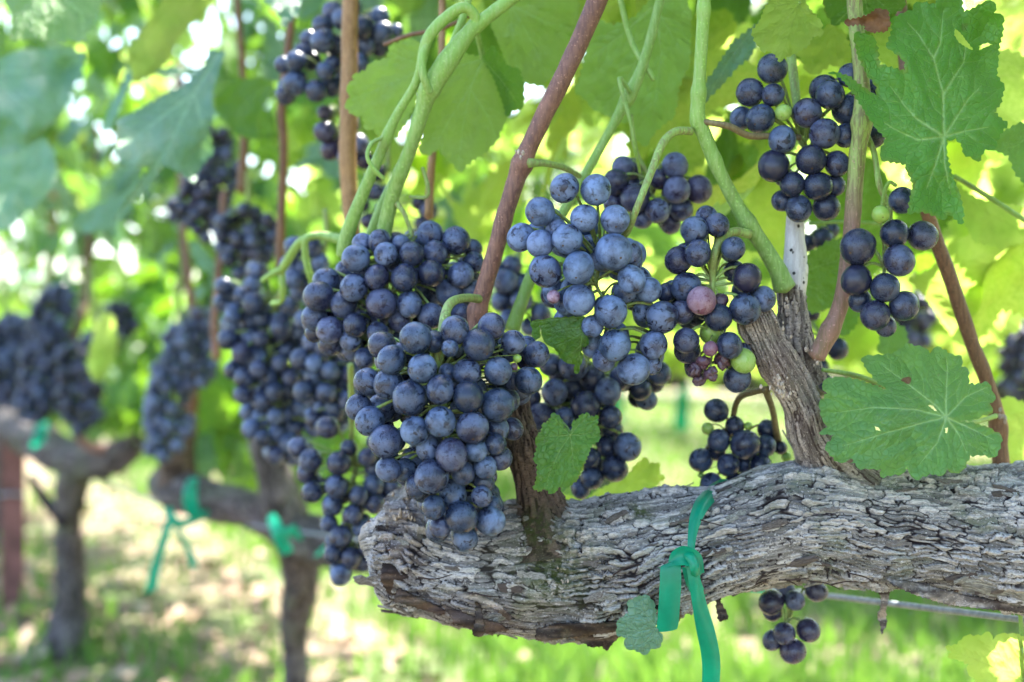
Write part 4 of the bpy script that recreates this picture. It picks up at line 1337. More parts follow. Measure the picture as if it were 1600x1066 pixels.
hero_leaf([(250, 410), (420, 385), (600, 375), (670, 375), (660, 480), (690, 540), (700, 570), (690, 600), (650, 610), (640, 650), (655, 690), (630, 760), (620, 820), (585, 810), (592, 750), (500, 720), (460, 660), (430, 620), (350, 570), (330, 480), (315, 430), (318, 540), (265, 560), (260, 470), (225, 370)],
          [[(680, 380), (650, 500), (630, 650), (600, 800)], [(670, 378), (450, 395), (250, 420)], [(650, 500), (540, 560), (450, 600)], [(640, 600), (570, 660)], [(655, 460), (520, 470), (400, 500)]],
          .652, M['leaf'], V1, A6, 5.0, tilt=(-.3, .1), cup=.3, wav=.08, teeth=(14, 1.5), seed=6, n_in=1300, label='folded torn leaf')
A7 = (560, 700)
hero_leaf([(1200, 800), (1250, 765), (1245, 710), (1290, 690), (1335, 680), (1370, 715), (1382, 790), (1375, 825), (1392, 850), (1410, 880), (1395, 925), (1355, 930), (1325, 960), (1280, 935), (1240, 930), (1230, 895), (1240, 880), (1195, 865)],
          [[(1385, 832), (1300, 850), (1215, 835)], [(1385, 832), (1330, 770), (1300, 705)], [(1385, 832), (1330, 900), (1300, 935)], [(1385, 832), (1380, 900)]],
          .652, M['leaf_blue'], V1, A7, S3, tilt=(.15, .1), cup=.25, wav=.06, teeth=(10, 2.0), seed=7, n_in=1200, label='small bluish leaf below the arm', petiole=[(1027, 981, .652, 4), (1030, 975, .66, 4), (1036, 930, .68, 4)])
A8 = (1060, 700)
hero_leaf([(1235, 920), (1290, 910), (1330, 870), (1400, 870), (1440, 850), (1455, 890), (1490, 860), (1560, 860), (1610, 880), (1680, 960), (1700, 1100), (1660, 1180), (1560, 1200), (1450, 1160), (1370, 1066), (1340, 1040), (1345, 1000), (1290, 980), (1245, 970), (1265, 945)],
          [[(1600, 1090), (1450, 1010), (1250, 925)], [(1600, 1090), (1510, 990), (1440, 880)], [(1600, 1090), (1590, 960), (1570, 870)], [(1600, 1090), (1480, 1110)]],
          .700, M['leaf_lit'], V1, A8, S3, tilt=(.1, .2), cup=.1, wav=.06, teeth=(12, 2.4), seed=8, n_in=1200, petiole=[(1600, 1068, .70, 5), (1597, 1010, .70, 6), (1594, 955, .70, 7), (1592, 930, .69, 6)])
hero_leaf([(920, 200), (960, 220), (1010, 225), (1060, 240), (1100, 200), (1180, 160), (1245, 130), (1280, 80), (1330, 40), (1345, 70), (1395, 70), (1395, 120), (1420, 140), (1380, 170), (1370, 200), (1300, 215), (1240, 250), (1180, 290), (1100, 320), (940, 320)],
          [[(1060, 260), (1180, 210), (1330, 110)], [(1060, 260), (1200, 250), (1340, 180)], [(1060, 260), (960, 250)]],
          .79, M['leaf_lit'], V1, A7, S3, tilt=(-.3, .2), cup=.1, wav=.08, teeth=(10, 2), seed=9, petiole=[(918, 788, .79, 5), (912, 800, .78, 5), (905, 830, .76, 5)])
A2 = (520, 0)
hero_leaf([(65, 400), (100, 370), (92, 350), (150, 330), (180, 290), (250, 270), (270, 210), (330, 190), (390, 190), (425, 230), (415, 330), (402, 400), (385, 470), (345, 560), (290, 640), (250, 630), (220, 640), (190, 600), (150, 600), (140, 540), (92, 530), (55, 490), (80, 450)],
          [[(440, 310), (280, 380), (90, 460)], [(440, 310), (330, 270), (270, 240)], [(440, 310), (340, 450), (260, 600)]], .775, M['leaf_under'], V1, A2, S3, tilt=(.2, .2), cup=.1, seed=10, teeth=(12, 2.8))
hero_leaf([(520, 300), (600, 250), (690, 265), (735, 300), (790, 380), (790, 470), (812, 540), (790, 580), (760, 650), (700, 710), (620, 760), (590, 800), (560, 760), (520, 730), (490, 690), (440, 720), (400, 700), (420, 600), (450, 500), (480, 380)],
          [[(692, 272), (640, 400), (600, 600), (582, 780)], [(692, 272), (600, 300), (520, 330)], [(650, 380), (560, 520), (480, 660)], [(640, 420), (720, 540), (750, 620)]], .755, M['leaf_under'], V1, A2, S3, tilt=(.15, .3), cup=.1, seed=11, teeth=(12, 2.8), petiole=[(754, 92, .755, 8), (750, 70, .75, 9), (742, 40, .74, 9)])
hero_leaf([(692, 272), (740, 210), (800, 300), (862, 320), (888, 400), (880, 500), (830, 512), (805, 540), (782, 460), (740, 350)], [[(692, 272), (780, 370), (850, 470)]], .745, M['leaf'], V1, A2, S3, tilt=(.9, .1), seed=12, teeth=(10, 2))
hero_leaf([(720, 80), (800, 30), (900, -40), (1000, -60), (1140, 10), (1140, 100), (1110, 170), (1062, 260), (1020, 350), (965, 400), (900, 390), (850, 350), (800, 280), (760, 180)],
          [[(820, 20), (900, 150), (985, 340)], [(820, 20), (980, 100), (1100, 130)], [(820, 20), (830, 150), (850, 300)]], .79, M['leaf_under'], V1, A2, S3, tilt=(.1, .3), cup=.1, seed=13, teeth=(12, 2.6))
hero_leaf([(1230, 90), (1300, 120), (1400, 80), (1500, -40), (1620, -40), (1660, 60), (1650, 300), (1600, 400), (1582, 540), (1500, 600), (1450, 680), (1392, 640), (1400, 560), (1340, 570), (1280, 540), (1200, 500), (1180, 470), (1120, 420), (1150, 350), (1170, 250)],
          [[(1490, 20), (1440, 200), (1350, 400), (1250, 500)], [(1490, 20), (1520, 250), (1480, 560)], [(1490, 20), (1350, 150), (1200, 260)], [(1490, 20), (1590, 200)]], .765, M['leaf_under'], V1, A2, S3, tilt=(.1, .2), cup=.15, seed=14, teeth=(13, 3), n_in=2000)
hero_leaf([(340, 150), (370, 110), (400, 40), (440, -20), (560, -30), (605, 40), (660, 100), (668, 160), (622, 170), (600, 210), (560, 235), (532, 250), (510, 265), (495, 260), (470, 290), (450, 255), (430, 235), (390, 240), (360, 200)],
          [[(560, 15), (480, 110), (390, 170)], [(560, 15), (510, 160), (472, 275)], [(560, 15), (620, 130)], [(560, 15), (490, 20), (430, 30)]], .645, M['leaf_lit'], V1, A3, S3, tilt=(.1, .3), cup=.25, seed=15, teeth=(9, 2.6), n_in=1500, petiole=[(1249, 5, .645, 6), (1255, -20, .66, 6), (1262, -60, .68, 6)])
hero_leaf([(670, 0), (682, 60), (722, 120), (790, 90), (860, 70), (960, 80), (1040, 40), (1060, -30), (850, -80), (660, -40)], [[(850, -60), (780, 60), (730, 110)], [(850, -60), (880, 60)], [(850, -60), (980, 50)]], .70, M['leaf'], V1, A3, S3, tilt=(.1, .5), seed=16)
hero_leaf([(120, 480), (130, 380), (200, 280), (250, 200), (340, 130), (385, 95), (375, 170), (335, 260), (280, 300), (205, 390), (150, 440)], [[(370, 110), (260, 240), (130, 460)]], .76, M['leaf_blue'], V1, A3, S3, tilt=(.5, .1), seed=17)
hero_leaf([(540, 240), (620, 180), (700, 110), (765, 150), (805, 240), (790, 340), (740, 310), (700, 300), (640, 345), (590, 330), (570, 270)], [[(720, 120), (650, 230), (600, 320)], [(720, 120), (760, 280)]], .75, M['leaf_lit'], V1, A3, S3, seed=18)
hero_leaf([(770, 95), (820, 88), (870, 75), (920, 40), (970, 50), (982, 110), (960, 145), (900, 150), (870, 140), (860, 110), (780, 120)], [[(970, 100), (800, 108)]], .652, M['dry'], V1, A3, S3, wav=.3, seed=19, teeth=(7, 2.5), label='brown withered leaf scrap')
hero_leaf([(1060, 290), (1180, 240), (1260, 120), (1400, 60), (1600, 20), (1700, 150), (1690, 340), (1600, 400), (1585, 480), (1570, 530), (1510, 540), (1505, 600), (1430, 570), (1400, 600), (1350, 620), (1290, 580), (1230, 500), (1180, 420), (1120, 340)],
          [[(1080, 280), (1250, 320), (1420, 420), (1560, 500)], [(1080, 280), (1300, 220), (1560, 110)], [(1080, 280), (1200, 400), (1330, 590)]], .86, M['leaf_lit'], V1, A4, S3, tilt=(.2, .3), wav=.1, seed=20, n_in=1800)
hero_leaf([(570, 430), (572, 260), (600, 170), (700, 110), (765, 95), (790, 300), (745, 370), (690, 420), (640, 440)], [[(560, 260), (650, 225), (770, 185)], [(560, 300), (640, 330), (720, 385)], [(650, 225), (740, 260)]], .76, M['leaf'], V1, A4, S3, tilt=(.2, .1), seed=21)
hero_leaf([(740, 540), (740, 430), (790, 360), (850, 400), (820, 500), (780, 545)], [[(790, 370), (760, 530)]], .80, M['leaf'], V1, A4, S3, seed=211)
hero_leaf([(920, 620), (940, 540), (1000, 480), (1050, 520), (1065, 580), (1040, 640), (960, 640)], [[(1000, 490), (960, 630)]], .80, M['leaf_pale'], V1, A4, S3, seed=212)
hero_leaf([(1440, 690), (1480, 620), (1560, 580), (1640, 560), (1680, 700), (1640, 900), (1600, 850), (1560, 800), (1530, 720)], [[(1660, 600), (1560, 680), (1460, 690)]], .72, M['leaf_pale'], V1, A3, S3, seed=22)
hero_leaf([(1270, 830), (1340, 900), (1420, 930), (1600, 960), (1680, 1100), (1500, 1150), (1370, 1120), (1310, 1000)], [[(1280, 850), (1450, 950), (1640, 1050)]], .80, M['leaf_lit'], V1, A3, S3, tilt=(.2, .4), seed=23)
hero_leaf([(1365, 940), (1430, 920), (1495, 1010), (1480, 1110), (1540, 1200), (1640, 1180), (1680, 900), (1540, 830), (1440, 850)], [[(1650, 900), (1500, 960), (1400, 940)], [(1650, 900), (1560, 1040), (1530, 1180)]], .80, M['leaf_lit'], V1, A4, S3, seed=24)
# green tendrils and thin stalk by the small loose bunch
tube('tendril', [(1378, 330, .668, 7), (1382, 300, .664, 7), (1390, 285, .662, 6), (1400, 290, .664, 6)], V1, M['shoot'], seg=7)
tube('petiole', [(1285, 578, .69, 6), (1330, 585, .70, 8), (1370, 598, .71, 8), (1400, 612, .72, 7)], V1, M['shoot'], seg=8)
tube('petiole', [(1490, 275, .74, 7), (1540, 305, .74, 8), (1610, 350, .74, 8)], V1, M['shoot'], seg=8)
tube('tendril', [(1265, 350, .75, 6), (1310, 347, .75, 6), (1380, 350, .75, 6)], V1, M['shoot'], seg=7)
tube('petiole', [(825, 255, .68, 16), (850, 255, .685, 11), (880, 262, .70, 10), (905, 275, .72, 9)], V1, M['peduncle'], seg=9)

# blurred leaves at the left
A1 = (0, 0)
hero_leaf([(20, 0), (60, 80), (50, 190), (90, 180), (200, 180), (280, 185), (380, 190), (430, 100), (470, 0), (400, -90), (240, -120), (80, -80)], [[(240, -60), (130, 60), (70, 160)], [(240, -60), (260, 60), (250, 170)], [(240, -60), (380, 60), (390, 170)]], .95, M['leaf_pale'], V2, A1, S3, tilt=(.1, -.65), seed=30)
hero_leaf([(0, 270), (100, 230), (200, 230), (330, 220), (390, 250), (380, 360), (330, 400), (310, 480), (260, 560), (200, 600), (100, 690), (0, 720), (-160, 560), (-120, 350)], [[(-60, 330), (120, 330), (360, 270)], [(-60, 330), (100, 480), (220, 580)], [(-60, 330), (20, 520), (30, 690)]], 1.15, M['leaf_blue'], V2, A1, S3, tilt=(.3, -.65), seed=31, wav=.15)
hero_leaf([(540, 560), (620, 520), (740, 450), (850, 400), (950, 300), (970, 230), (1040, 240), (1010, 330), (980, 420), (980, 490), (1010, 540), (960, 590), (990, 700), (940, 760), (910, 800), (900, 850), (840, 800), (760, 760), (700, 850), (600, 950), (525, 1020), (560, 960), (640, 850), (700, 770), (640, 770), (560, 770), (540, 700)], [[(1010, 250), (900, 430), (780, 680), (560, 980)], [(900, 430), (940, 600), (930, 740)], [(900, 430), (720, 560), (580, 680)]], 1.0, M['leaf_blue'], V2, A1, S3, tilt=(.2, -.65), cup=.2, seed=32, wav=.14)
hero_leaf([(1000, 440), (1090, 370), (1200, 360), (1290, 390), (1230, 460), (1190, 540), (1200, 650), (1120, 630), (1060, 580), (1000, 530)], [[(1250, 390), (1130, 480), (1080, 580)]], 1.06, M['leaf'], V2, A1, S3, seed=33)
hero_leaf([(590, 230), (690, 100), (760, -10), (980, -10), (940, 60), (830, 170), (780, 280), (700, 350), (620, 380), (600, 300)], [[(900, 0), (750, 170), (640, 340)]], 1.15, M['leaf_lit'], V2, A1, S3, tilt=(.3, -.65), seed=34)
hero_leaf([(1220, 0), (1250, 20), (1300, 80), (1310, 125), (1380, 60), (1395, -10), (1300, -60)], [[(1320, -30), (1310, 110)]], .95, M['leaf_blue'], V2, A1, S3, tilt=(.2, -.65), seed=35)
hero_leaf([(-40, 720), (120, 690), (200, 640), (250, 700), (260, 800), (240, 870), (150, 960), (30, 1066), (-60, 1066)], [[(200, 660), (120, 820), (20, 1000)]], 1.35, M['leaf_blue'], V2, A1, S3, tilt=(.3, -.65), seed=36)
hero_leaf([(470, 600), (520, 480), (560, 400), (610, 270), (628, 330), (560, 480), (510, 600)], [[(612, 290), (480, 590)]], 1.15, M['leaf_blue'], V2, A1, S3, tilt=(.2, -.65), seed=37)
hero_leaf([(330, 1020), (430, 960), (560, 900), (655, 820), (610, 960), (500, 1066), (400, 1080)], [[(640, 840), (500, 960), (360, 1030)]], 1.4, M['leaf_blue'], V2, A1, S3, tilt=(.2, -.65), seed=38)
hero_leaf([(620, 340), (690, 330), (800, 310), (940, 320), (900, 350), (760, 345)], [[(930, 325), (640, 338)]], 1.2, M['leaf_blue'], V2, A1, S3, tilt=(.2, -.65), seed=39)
# hanging yellowing leaf, mid left
hero_leaf([(470, 440), (520, 450), (545, 560), (530, 660), (480, 740), (430, 755), (405, 690), (420, 590), (450, 500)], [[(490, 440), (480, 580), (440, 740)]], 1.5, M['leaf_lit'], V3, (0, 340), S3, tilt=(.5, 0), seed=40)
hero_leaf([(880, 110), (920, 120), (990, 210), (1040, 270), (1000, 280), (930, 230), (890, 170)], [[(890, 120), (1030, 270)]], 1.2, M['leaf_blue'], V2, (0, 340), S3, seed=41)

# generic leaves


def lobes(a, kind):
    """outline radius at angle a (0 = tip)"""
    L = [(0, 1.0, .40), (1.02, .90, .36), (-1.02, .90, .36), (2.02, .72, .42), (-2.02, .72, .42)]
    r = .30
    for c, h, w in L:
        q = math.exp(-((a - c) / w) ** 2 * (1.1 if kind % 2 else .75))
        r = max(r, h * (.48 + .52 * q)) if q > .02 else r
    return r * (1 - .85 * math.exp(-((abs(a) - math.pi) / .16) ** 2))


def generic(kind, n_in, lowpoly=False):
    r = random.Random(100 + kind)
    na = 46
    pts = []
    for i in range(na):
        a = -math.pi + 2 * math.pi * (i + .5) / na
        q = lobes(a, kind) * r.uniform(.93, 1.06)
        pts.append((q * math.sin(a), -q * math.cos(a)))
    out = toothed(pts, .2 if lowpoly else .09, .035, kind) if not lowpoly else pts
    vs = []
    for a, l in ((0, .93), (1.02, .82), (-1.02, .82), (2.0, .62), (-2.0, .62)):
        vs.append([(0, 0), (l * .5 * math.sin(a * .97), -l * .5 * math.cos(a * .97)), (l * math.sin(a), -l * math.cos(a))])
    co, F, vein, rim, vd, ext = flat_leaf(out, vs, (), n_in, 1.0, not lowpoly, kind)
    rr = np.linalg.norm(co, axis=1)
    n3 = fbm(np.stack([co[:, 0] * 1.7, co[:, 1] * 1.7, rr * 0 + kind], 1), kind, 2)
    z = r.uniform(-.25, .1) * rr ** 2 + .16 * n3 * (.3 + rr) + r.uniform(-.15, .35) * np.abs(co[:, 0]) - .25 * np.clip(vd, 0, .05) * 3
    v = np.stack([co[:, 0], co[:, 1], z], 1)
    nr = np.cross(v[F[:, 1]] - v[F[:, 0]], v[F[:, 2]] - v[F[:, 0]])
    F = np.where((nr[:, 2] < 0)[:, None], F[:, ::-1], F)
    return v, F, vein, rim


GEN, GENV = {}, [generic(k, 420) for k in range(5)]
LOW = [generic(k, 40, True) for k in range(3)]
for mk in ('leaf', 'leaf_pale', 'leaf_blue', 'leaf_lit'):
    GEN[mk] = []
    for v, F, vein, rim in GENV:
        me = mesh_np('leaf', v, F, True, {'vein': vein, 'rim': rim})
        me.materials.append(M[mk])
        GEN[mk].append(me)

VINES = {1: V1, 2: V2, 3: V3, 4: V4}
CNT = {1: 0, 2: 0, 3: 0, 4: 0}
MASS = {1: [], 2: [], 3: [], 4: []}


def proj(p):
    return CX + p.x / p.y * FPX, CY - (p.z - CAMZ) / p.y * FPX


def leaf_matrix(p, size, r, droop=.9):
    # blades hang, outer faces mostly turned to one or the other side of the row
    side = -1 if r.random() < .5 else 1
    n = Vector((RN[0] * side, RN[1] * side, 0)) * 1.0 + Vector((r.gauss(0, .45), r.gauss(0, .45), .55 + r.gauss(0, .35)))
    n.normalize()
    tip = Vector((r.gauss(0, .5), r.gauss(0, .5), -droop))
    y = -(tip - n * tip.dot(n)).normalized()
    x = y.cross(n)
    return Matrix.Translation(p) @ Matrix((x, y, n)).transposed().to_4x4() @ Matrix.Scale(size, 4)


CLEAR = [(330, 215, 1480, 1100, .79), (540, -60, 1480, 560, .80), (200, 330, 560, 1100, 1.6), (-60, 430, 230, 1100, 2.6), (-80, -60, 400, 380, 1.42), (400, -60, 560, 380, 1.05), (230, 190, 400, 380, 1.5), (420, -40, 640, 270, 1.05), (1440, -40, 1640, 1100, .80), (1000, 560, 1240, 1100, 9), (600, 650, 1640, 1100, 9), (0, 800, 600, 1100, 9)]


def scatter(n, t0, t1, u0, u1, z0, z1, seed, s0=.045, s1=.072, kinds=('leaf', 'leaf_pale', 'leaf_blue', 'leaf_lit')):
    r = random.Random(seed)
    for _ in range(n):
        t, u = r.uniform(t0, t1), r.uniform(u0, u1)
        z = r.uniform(z0, z1)
        p = row(t, u, z)
        size = r.uniform(s0, s1)
        k = 1 if t < .55 else 2 if t < 1.45 else 3 if t < 2.4 else 4
        m = leaf_matrix(p, size, r)
        mk = kinds[r.randrange(len(kinds))]
        gi = r.randrange(5)
        if p.y > .12:
            x, y = proj(p)
            rp = size / p.y * FPX * .75
            if any(a - rp < x < c + rp and b - rp < y < d_ + rp and p.y < dep for a, b, c, d_, dep in CLEAR):
                continue
            vis = -rp * 1.2 < x < 1600 + rp * 1.2 and -rp * 1.2 < y < 1066 + rp
        elif (p - Vector((0, 0, CAMZ))).length < .35:
            continue
        else:
            vis = False
        if vis and CNT[k] < 250:
            o = link('leaf', GEN[mk][gi], VINES[k])
            o.matrix_basis = m
            o.color = (.6 if r.random() < .25 else 0, 0, 0, 1)
            CNT[k] += 1
        else:
            MASS[k].append((m, gi))


rb = random.Random(77)  # unseen leaves added towards the sun, only to shade the spots listed here
for x, y, d in [(600, 140, .775), (650, 90, .775), (570, 190, .775), (700, 180, .755), (720, 130, .755), (680, 230, .755), (790, 60, .79), (850, 90, .79), (960, 150, .765), (1030, 100, .765), (1230, 50, .645), (1270, 40, .645), (1380, 60, .64), (1360, 110, .64), (1450, 50, .64), (1500, 120, .64), (1440, 170, .64), (1460, 280, .64), (1340, 640, .655), (1400, 600, .655), (1420, 690, .655), (1500, 640, .655), (1340, 700, .655), (900, 340, .65), (700, 560, .62), (1130, 450, .66), (640, 430, .71), (1000, 820, .68), (1300, 760, .68), (870, 700, .64), (60, 150, 1.15), (20, 120, 1.15), (100, 110, 1.15), (240, 200, 1.0), (290, 220, 1.0), (320, 120, 1.0), (210, 280, 1.0), (70, 30, .95), (30, 280, 1.35), (160, 320, 1.4)]:
    for _ in range(1 if d > .7 else 2):
        p = P(x, y, d) + SDIR * rb.uniform(.20, .42) + Vector((rb.gauss(0, .015), rb.gauss(0, .015), 0))
        n_ = (SDIR + Vector((rb.gauss(0, .25), rb.gauss(0, .25), rb.gauss(0, .25)))).normalized()
        ty = Vector((rb.gauss(0, 1), rb.gauss(0, 1), rb.gauss(0, 1)))
        ty = (ty - n_ * ty.dot(n_)).normalized()
        sz = rb.uniform(.055, .075)
        if p.z - sz < CAMZ + .245 * p.y:
            p = p + SDIR * ((CAMZ + .245 * p.y + sz - p.z) / (SDIR.z - .245 * SDIR.y))
        MASS[1].append((Matrix.Translation(p) @ Matrix((ty.cross(n_), ty, n_)).transposed().to_4x4() @ Matrix.Scale(sz, 4), rb.randrange(5)))
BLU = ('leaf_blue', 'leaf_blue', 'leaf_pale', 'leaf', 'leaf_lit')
LIT = ('leaf_lit', 'leaf_lit', 'leaf_lit', 'leaf_pale', 'leaf')
scatter(300, -.75, .6, .08, .40, .50, .95, 1, kinds=LIT)
scatter(360, -.75, .6, -.05, .50, .74, 1.30, 2, kinds=LIT)
scatter(330, .55, 1.5, -.12, .34, .55, 1.28, 3, kinds=BLU)
scatter(240, .5, 2.0, .15, .50, .50, 1.35, 12, kinds=BLU + ('leaf_lit', 'leaf_lit'))
scatter(400, 1.4, 2.4, -.14, .32, .46, 1.55, 4, kinds=BLU)
scatter(420, 2.3, 4.4, -.15, .32, .40, 1.95, 5, kinds=BLU)
scatter(420, 4.3, 9.5, -.2, .35, .40, 2.2, 10, .07, .11, kinds=BLU)
scatter(200, .5, 4.0, .06, .42, .34, .64, 6, kinds=BLU)
scatter(300, .9, 3.4, .12, .60, .32, .60, 7, kinds=BLU + ('leaf_lit',))
scatter(200, 1.0, 3.4, .08, .50, .25, .48, 9, kinds=BLU + ('leaf_lit',))
scatter(220, 2.2, 4.8, -.05, .30, .32, .62, 8, kinds=BLU)
for k, L in MASS.items():
    if not L:
        continue
    vs, fs, ve, ri, n = [], [], [], [], 0
    for m, gi in L:
        v, F, a, b = LOW[gi % 3]
        mm = np.array(m)
        vs.append(v @ mm[:3, :3].T + mm[:3, 3])
        fs.append(F + n)
        ve.append(a)
        ri.append(b)
        n += len(v)
    o = link('foliage', mesh_np('foliage', np.vstack(vs), np.vstack(fs), True, {'vein': np.concatenate(ve), 'rim': np.concatenate(ri)}), VINES[k], M['leaf'])  # the front vine's mesh also holds the added sun-blocking leaves
    tag(o, kind='stuff')

# ------------------------------------------------------------------ blurred vines of the same row
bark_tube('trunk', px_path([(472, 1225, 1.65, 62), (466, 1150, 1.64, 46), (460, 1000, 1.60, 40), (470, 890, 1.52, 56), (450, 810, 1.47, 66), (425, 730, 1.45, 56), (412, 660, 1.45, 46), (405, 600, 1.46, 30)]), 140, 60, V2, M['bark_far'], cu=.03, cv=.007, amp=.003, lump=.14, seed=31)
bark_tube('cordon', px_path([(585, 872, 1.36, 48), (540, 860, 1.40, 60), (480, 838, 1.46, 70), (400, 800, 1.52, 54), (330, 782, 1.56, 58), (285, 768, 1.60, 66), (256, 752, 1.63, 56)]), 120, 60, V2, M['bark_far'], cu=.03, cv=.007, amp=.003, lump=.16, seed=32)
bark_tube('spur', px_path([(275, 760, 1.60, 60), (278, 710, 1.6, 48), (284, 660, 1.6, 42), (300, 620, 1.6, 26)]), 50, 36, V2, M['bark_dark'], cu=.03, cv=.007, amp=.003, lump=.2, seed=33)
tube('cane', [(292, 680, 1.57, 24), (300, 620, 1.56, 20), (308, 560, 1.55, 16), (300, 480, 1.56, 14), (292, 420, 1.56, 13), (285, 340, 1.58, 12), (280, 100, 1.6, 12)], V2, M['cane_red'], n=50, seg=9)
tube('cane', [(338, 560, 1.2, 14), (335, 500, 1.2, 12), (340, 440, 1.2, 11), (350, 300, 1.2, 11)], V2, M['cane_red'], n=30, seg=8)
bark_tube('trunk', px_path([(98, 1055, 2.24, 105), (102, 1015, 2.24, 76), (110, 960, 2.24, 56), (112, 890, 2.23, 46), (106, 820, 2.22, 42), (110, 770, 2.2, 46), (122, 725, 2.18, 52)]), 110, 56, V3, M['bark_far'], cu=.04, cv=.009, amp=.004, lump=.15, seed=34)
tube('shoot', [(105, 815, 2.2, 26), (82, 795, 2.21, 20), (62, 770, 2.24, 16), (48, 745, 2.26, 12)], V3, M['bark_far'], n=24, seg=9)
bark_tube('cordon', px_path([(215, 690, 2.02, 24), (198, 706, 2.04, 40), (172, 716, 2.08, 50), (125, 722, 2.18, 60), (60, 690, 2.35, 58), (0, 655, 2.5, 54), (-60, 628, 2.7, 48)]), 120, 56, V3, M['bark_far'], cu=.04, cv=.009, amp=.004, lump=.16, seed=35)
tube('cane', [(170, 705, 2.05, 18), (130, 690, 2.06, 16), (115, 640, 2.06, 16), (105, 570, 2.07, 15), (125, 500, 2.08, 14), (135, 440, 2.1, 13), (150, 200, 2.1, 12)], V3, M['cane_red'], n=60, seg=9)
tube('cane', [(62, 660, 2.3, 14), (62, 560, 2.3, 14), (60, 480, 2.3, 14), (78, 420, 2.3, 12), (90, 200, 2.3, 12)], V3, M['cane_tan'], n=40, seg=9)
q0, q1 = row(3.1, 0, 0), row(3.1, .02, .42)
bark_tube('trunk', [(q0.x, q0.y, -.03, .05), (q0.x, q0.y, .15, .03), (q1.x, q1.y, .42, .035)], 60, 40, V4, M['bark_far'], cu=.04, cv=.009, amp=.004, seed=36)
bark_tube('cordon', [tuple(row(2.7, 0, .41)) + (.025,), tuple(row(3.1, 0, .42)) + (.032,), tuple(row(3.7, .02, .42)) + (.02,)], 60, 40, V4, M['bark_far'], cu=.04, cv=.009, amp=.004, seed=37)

# ------------------------------------------------------------------ wire, post, ribbons
wa, wb = P(1650, 975, .70), P(390, 820, 1.50)
w0, w1 = wa + (wa - wb) * .25, wb + (wb - wa) * 1.6
wr = .0017
wire = link('trellis_wire', mesh_np('trellis_wire', *tube_raw([tuple(w0) + (wr,), tuple(wa) + (wr,), tuple((wa + wb) * .5) + (wr,), tuple(wb) + (wr,), tuple(P(250, 786, 1.78)) + (wr,), tuple(P(128, 738, 2.24)) + (wr,), tuple(P(-60, 646, 2.9)) + (wr,)], n=60, seg=10)[:2]), None, M['wire'])
tag(wire, 'grey metal trellis wire running under the bark arm', 'wire')
pr = thing('trellis_post', (P(26, 960, 2.6).x, 2.6, 0), 'rusty brown steel post at the left edge behind the flared trunk', 'post')
px0, w = P(26, 960, 2.6).x, .021
prof = [(-w, -w), (w, -w), (w, -w + .005), (.004, -w + .005), (.004, w), (-.004, w), (-.004, -w + .005), (-w, -w + .005)]
v = [(px0 + a, 2.6 + b, z) for z in (-.05, .44) for a, b in prof]
n = len(prof)
f = [tuple(range(n)), tuple(range(2 * n - 1, n - 1, -1))] + [(i, n + i, n + (i + 1) % n, (i + 1) % n) for i in range(n)]
link('steel_profile', mesh_np('steel_profile', np.array(v), f, False), pr, M['post'])
for z in (.22, .36):
    tube('wire_clip', [(px0 - .024, 2.6 - w - .003, z, .003), (px0, 2.6 - w - .008, z + .004, .003), (px0 + .024, 2.6 - w - .003, z, .003)], pr, M['wire'], px=False, n=8, seg=6)


def ribbon(name, pts, parent, mat, n=40, curl=.12):
    """pts: (x, y, d, width px, angle of the width direction in the picture, depth lean)"""
    c, s = catmull([tuple(P(x, y, d)) + (w * d / FPX, a, e) for x, y, d, w, a, e in pts], n)
    v, m = [], 5
    for i in range(n):
        wv = np.array((math.cos(c[i, 4]), c[i, 5], math.sin(c[i, 4])))
        wv /= np.linalg.norm(wv)
        nn = np.cross(wv, np.gradient(c[:, :3], axis=0)[i])
        nn /= np.linalg.norm(nn) + 1e-9
        for j in range(m):
            q = j / (m - 1) - .5
            v.append(c[i, :3] + wv * c[i, 3] * q + nn * c[i, 3] * curl * (q * q * 4 - .5))
    return link(name, mesh_np(name, np.array(v), grid_faces(n, m, False)), parent, mat)


r1 = thing('tie_ribbon', P(1080, 880, .66), 'green plastic tie ribbon knotted round the front bark arm', 'ribbon')
ribbon('loop', [(1135, 752, .715, 20, -.6, .2), (1118, 764, .695, 24, -.5, -.2), (1100, 783, .674, 25, -.35, -.1), (1088, 808, .662, 20, -.15, 0), (1082, 838, .656, 14, -.05, .1), (1080, 866, .654, 12, 0, .2), (1078, 888, .654, 16, 0, 0)], r1, M['ribbon'], curl=.3)
ribbon('loop', [(1076, 885, .656, 22, .2, 0), (1085, 915, .664, 24, .1, 0), (1098, 936, .685, 24, 0, .3), (1112, 936, .72, 24, 0, .5), (1124, 900, .745, 24, 0, .5), (1132, 800, .745, 24, 0, .5), (1136, 752, .72, 22, -.4, .3)], r1, M['ribbon'])
ribbon('knot', [(1096, 900, .655, 14, 1.2, 0), (1088, 878, .648, 26, 1.3, .2), (1068, 868, .645, 30, 1.5, .1), (1050, 874, .646, 26, 1.3, .1), (1038, 884, .648, 22, .6, 0)], r1, M['ribbon'], curl=.35)
ribbon('knot', [(1062, 862, .650, 16, .9, 0), (1078, 872, .645, 20, 1.0, .3), (1088, 888, .644, 18, .6, .3), (1086, 904, .650, 14, .2, 0)], r1, M['ribbon'], curl=.4)
ribbon('tail', [(1060, 874, .650, 26, .5, .1), (1049, 882, .646, 32, .1, .1), (1048, 910, .645, 34, 0, .05), (1046, 945, .647, 34, .02, .05), (1044, 972, .650, 34, .05, 0), (1042, 986, .652, 33, .12, 0)], r1, M['ribbon'], curl=.1)
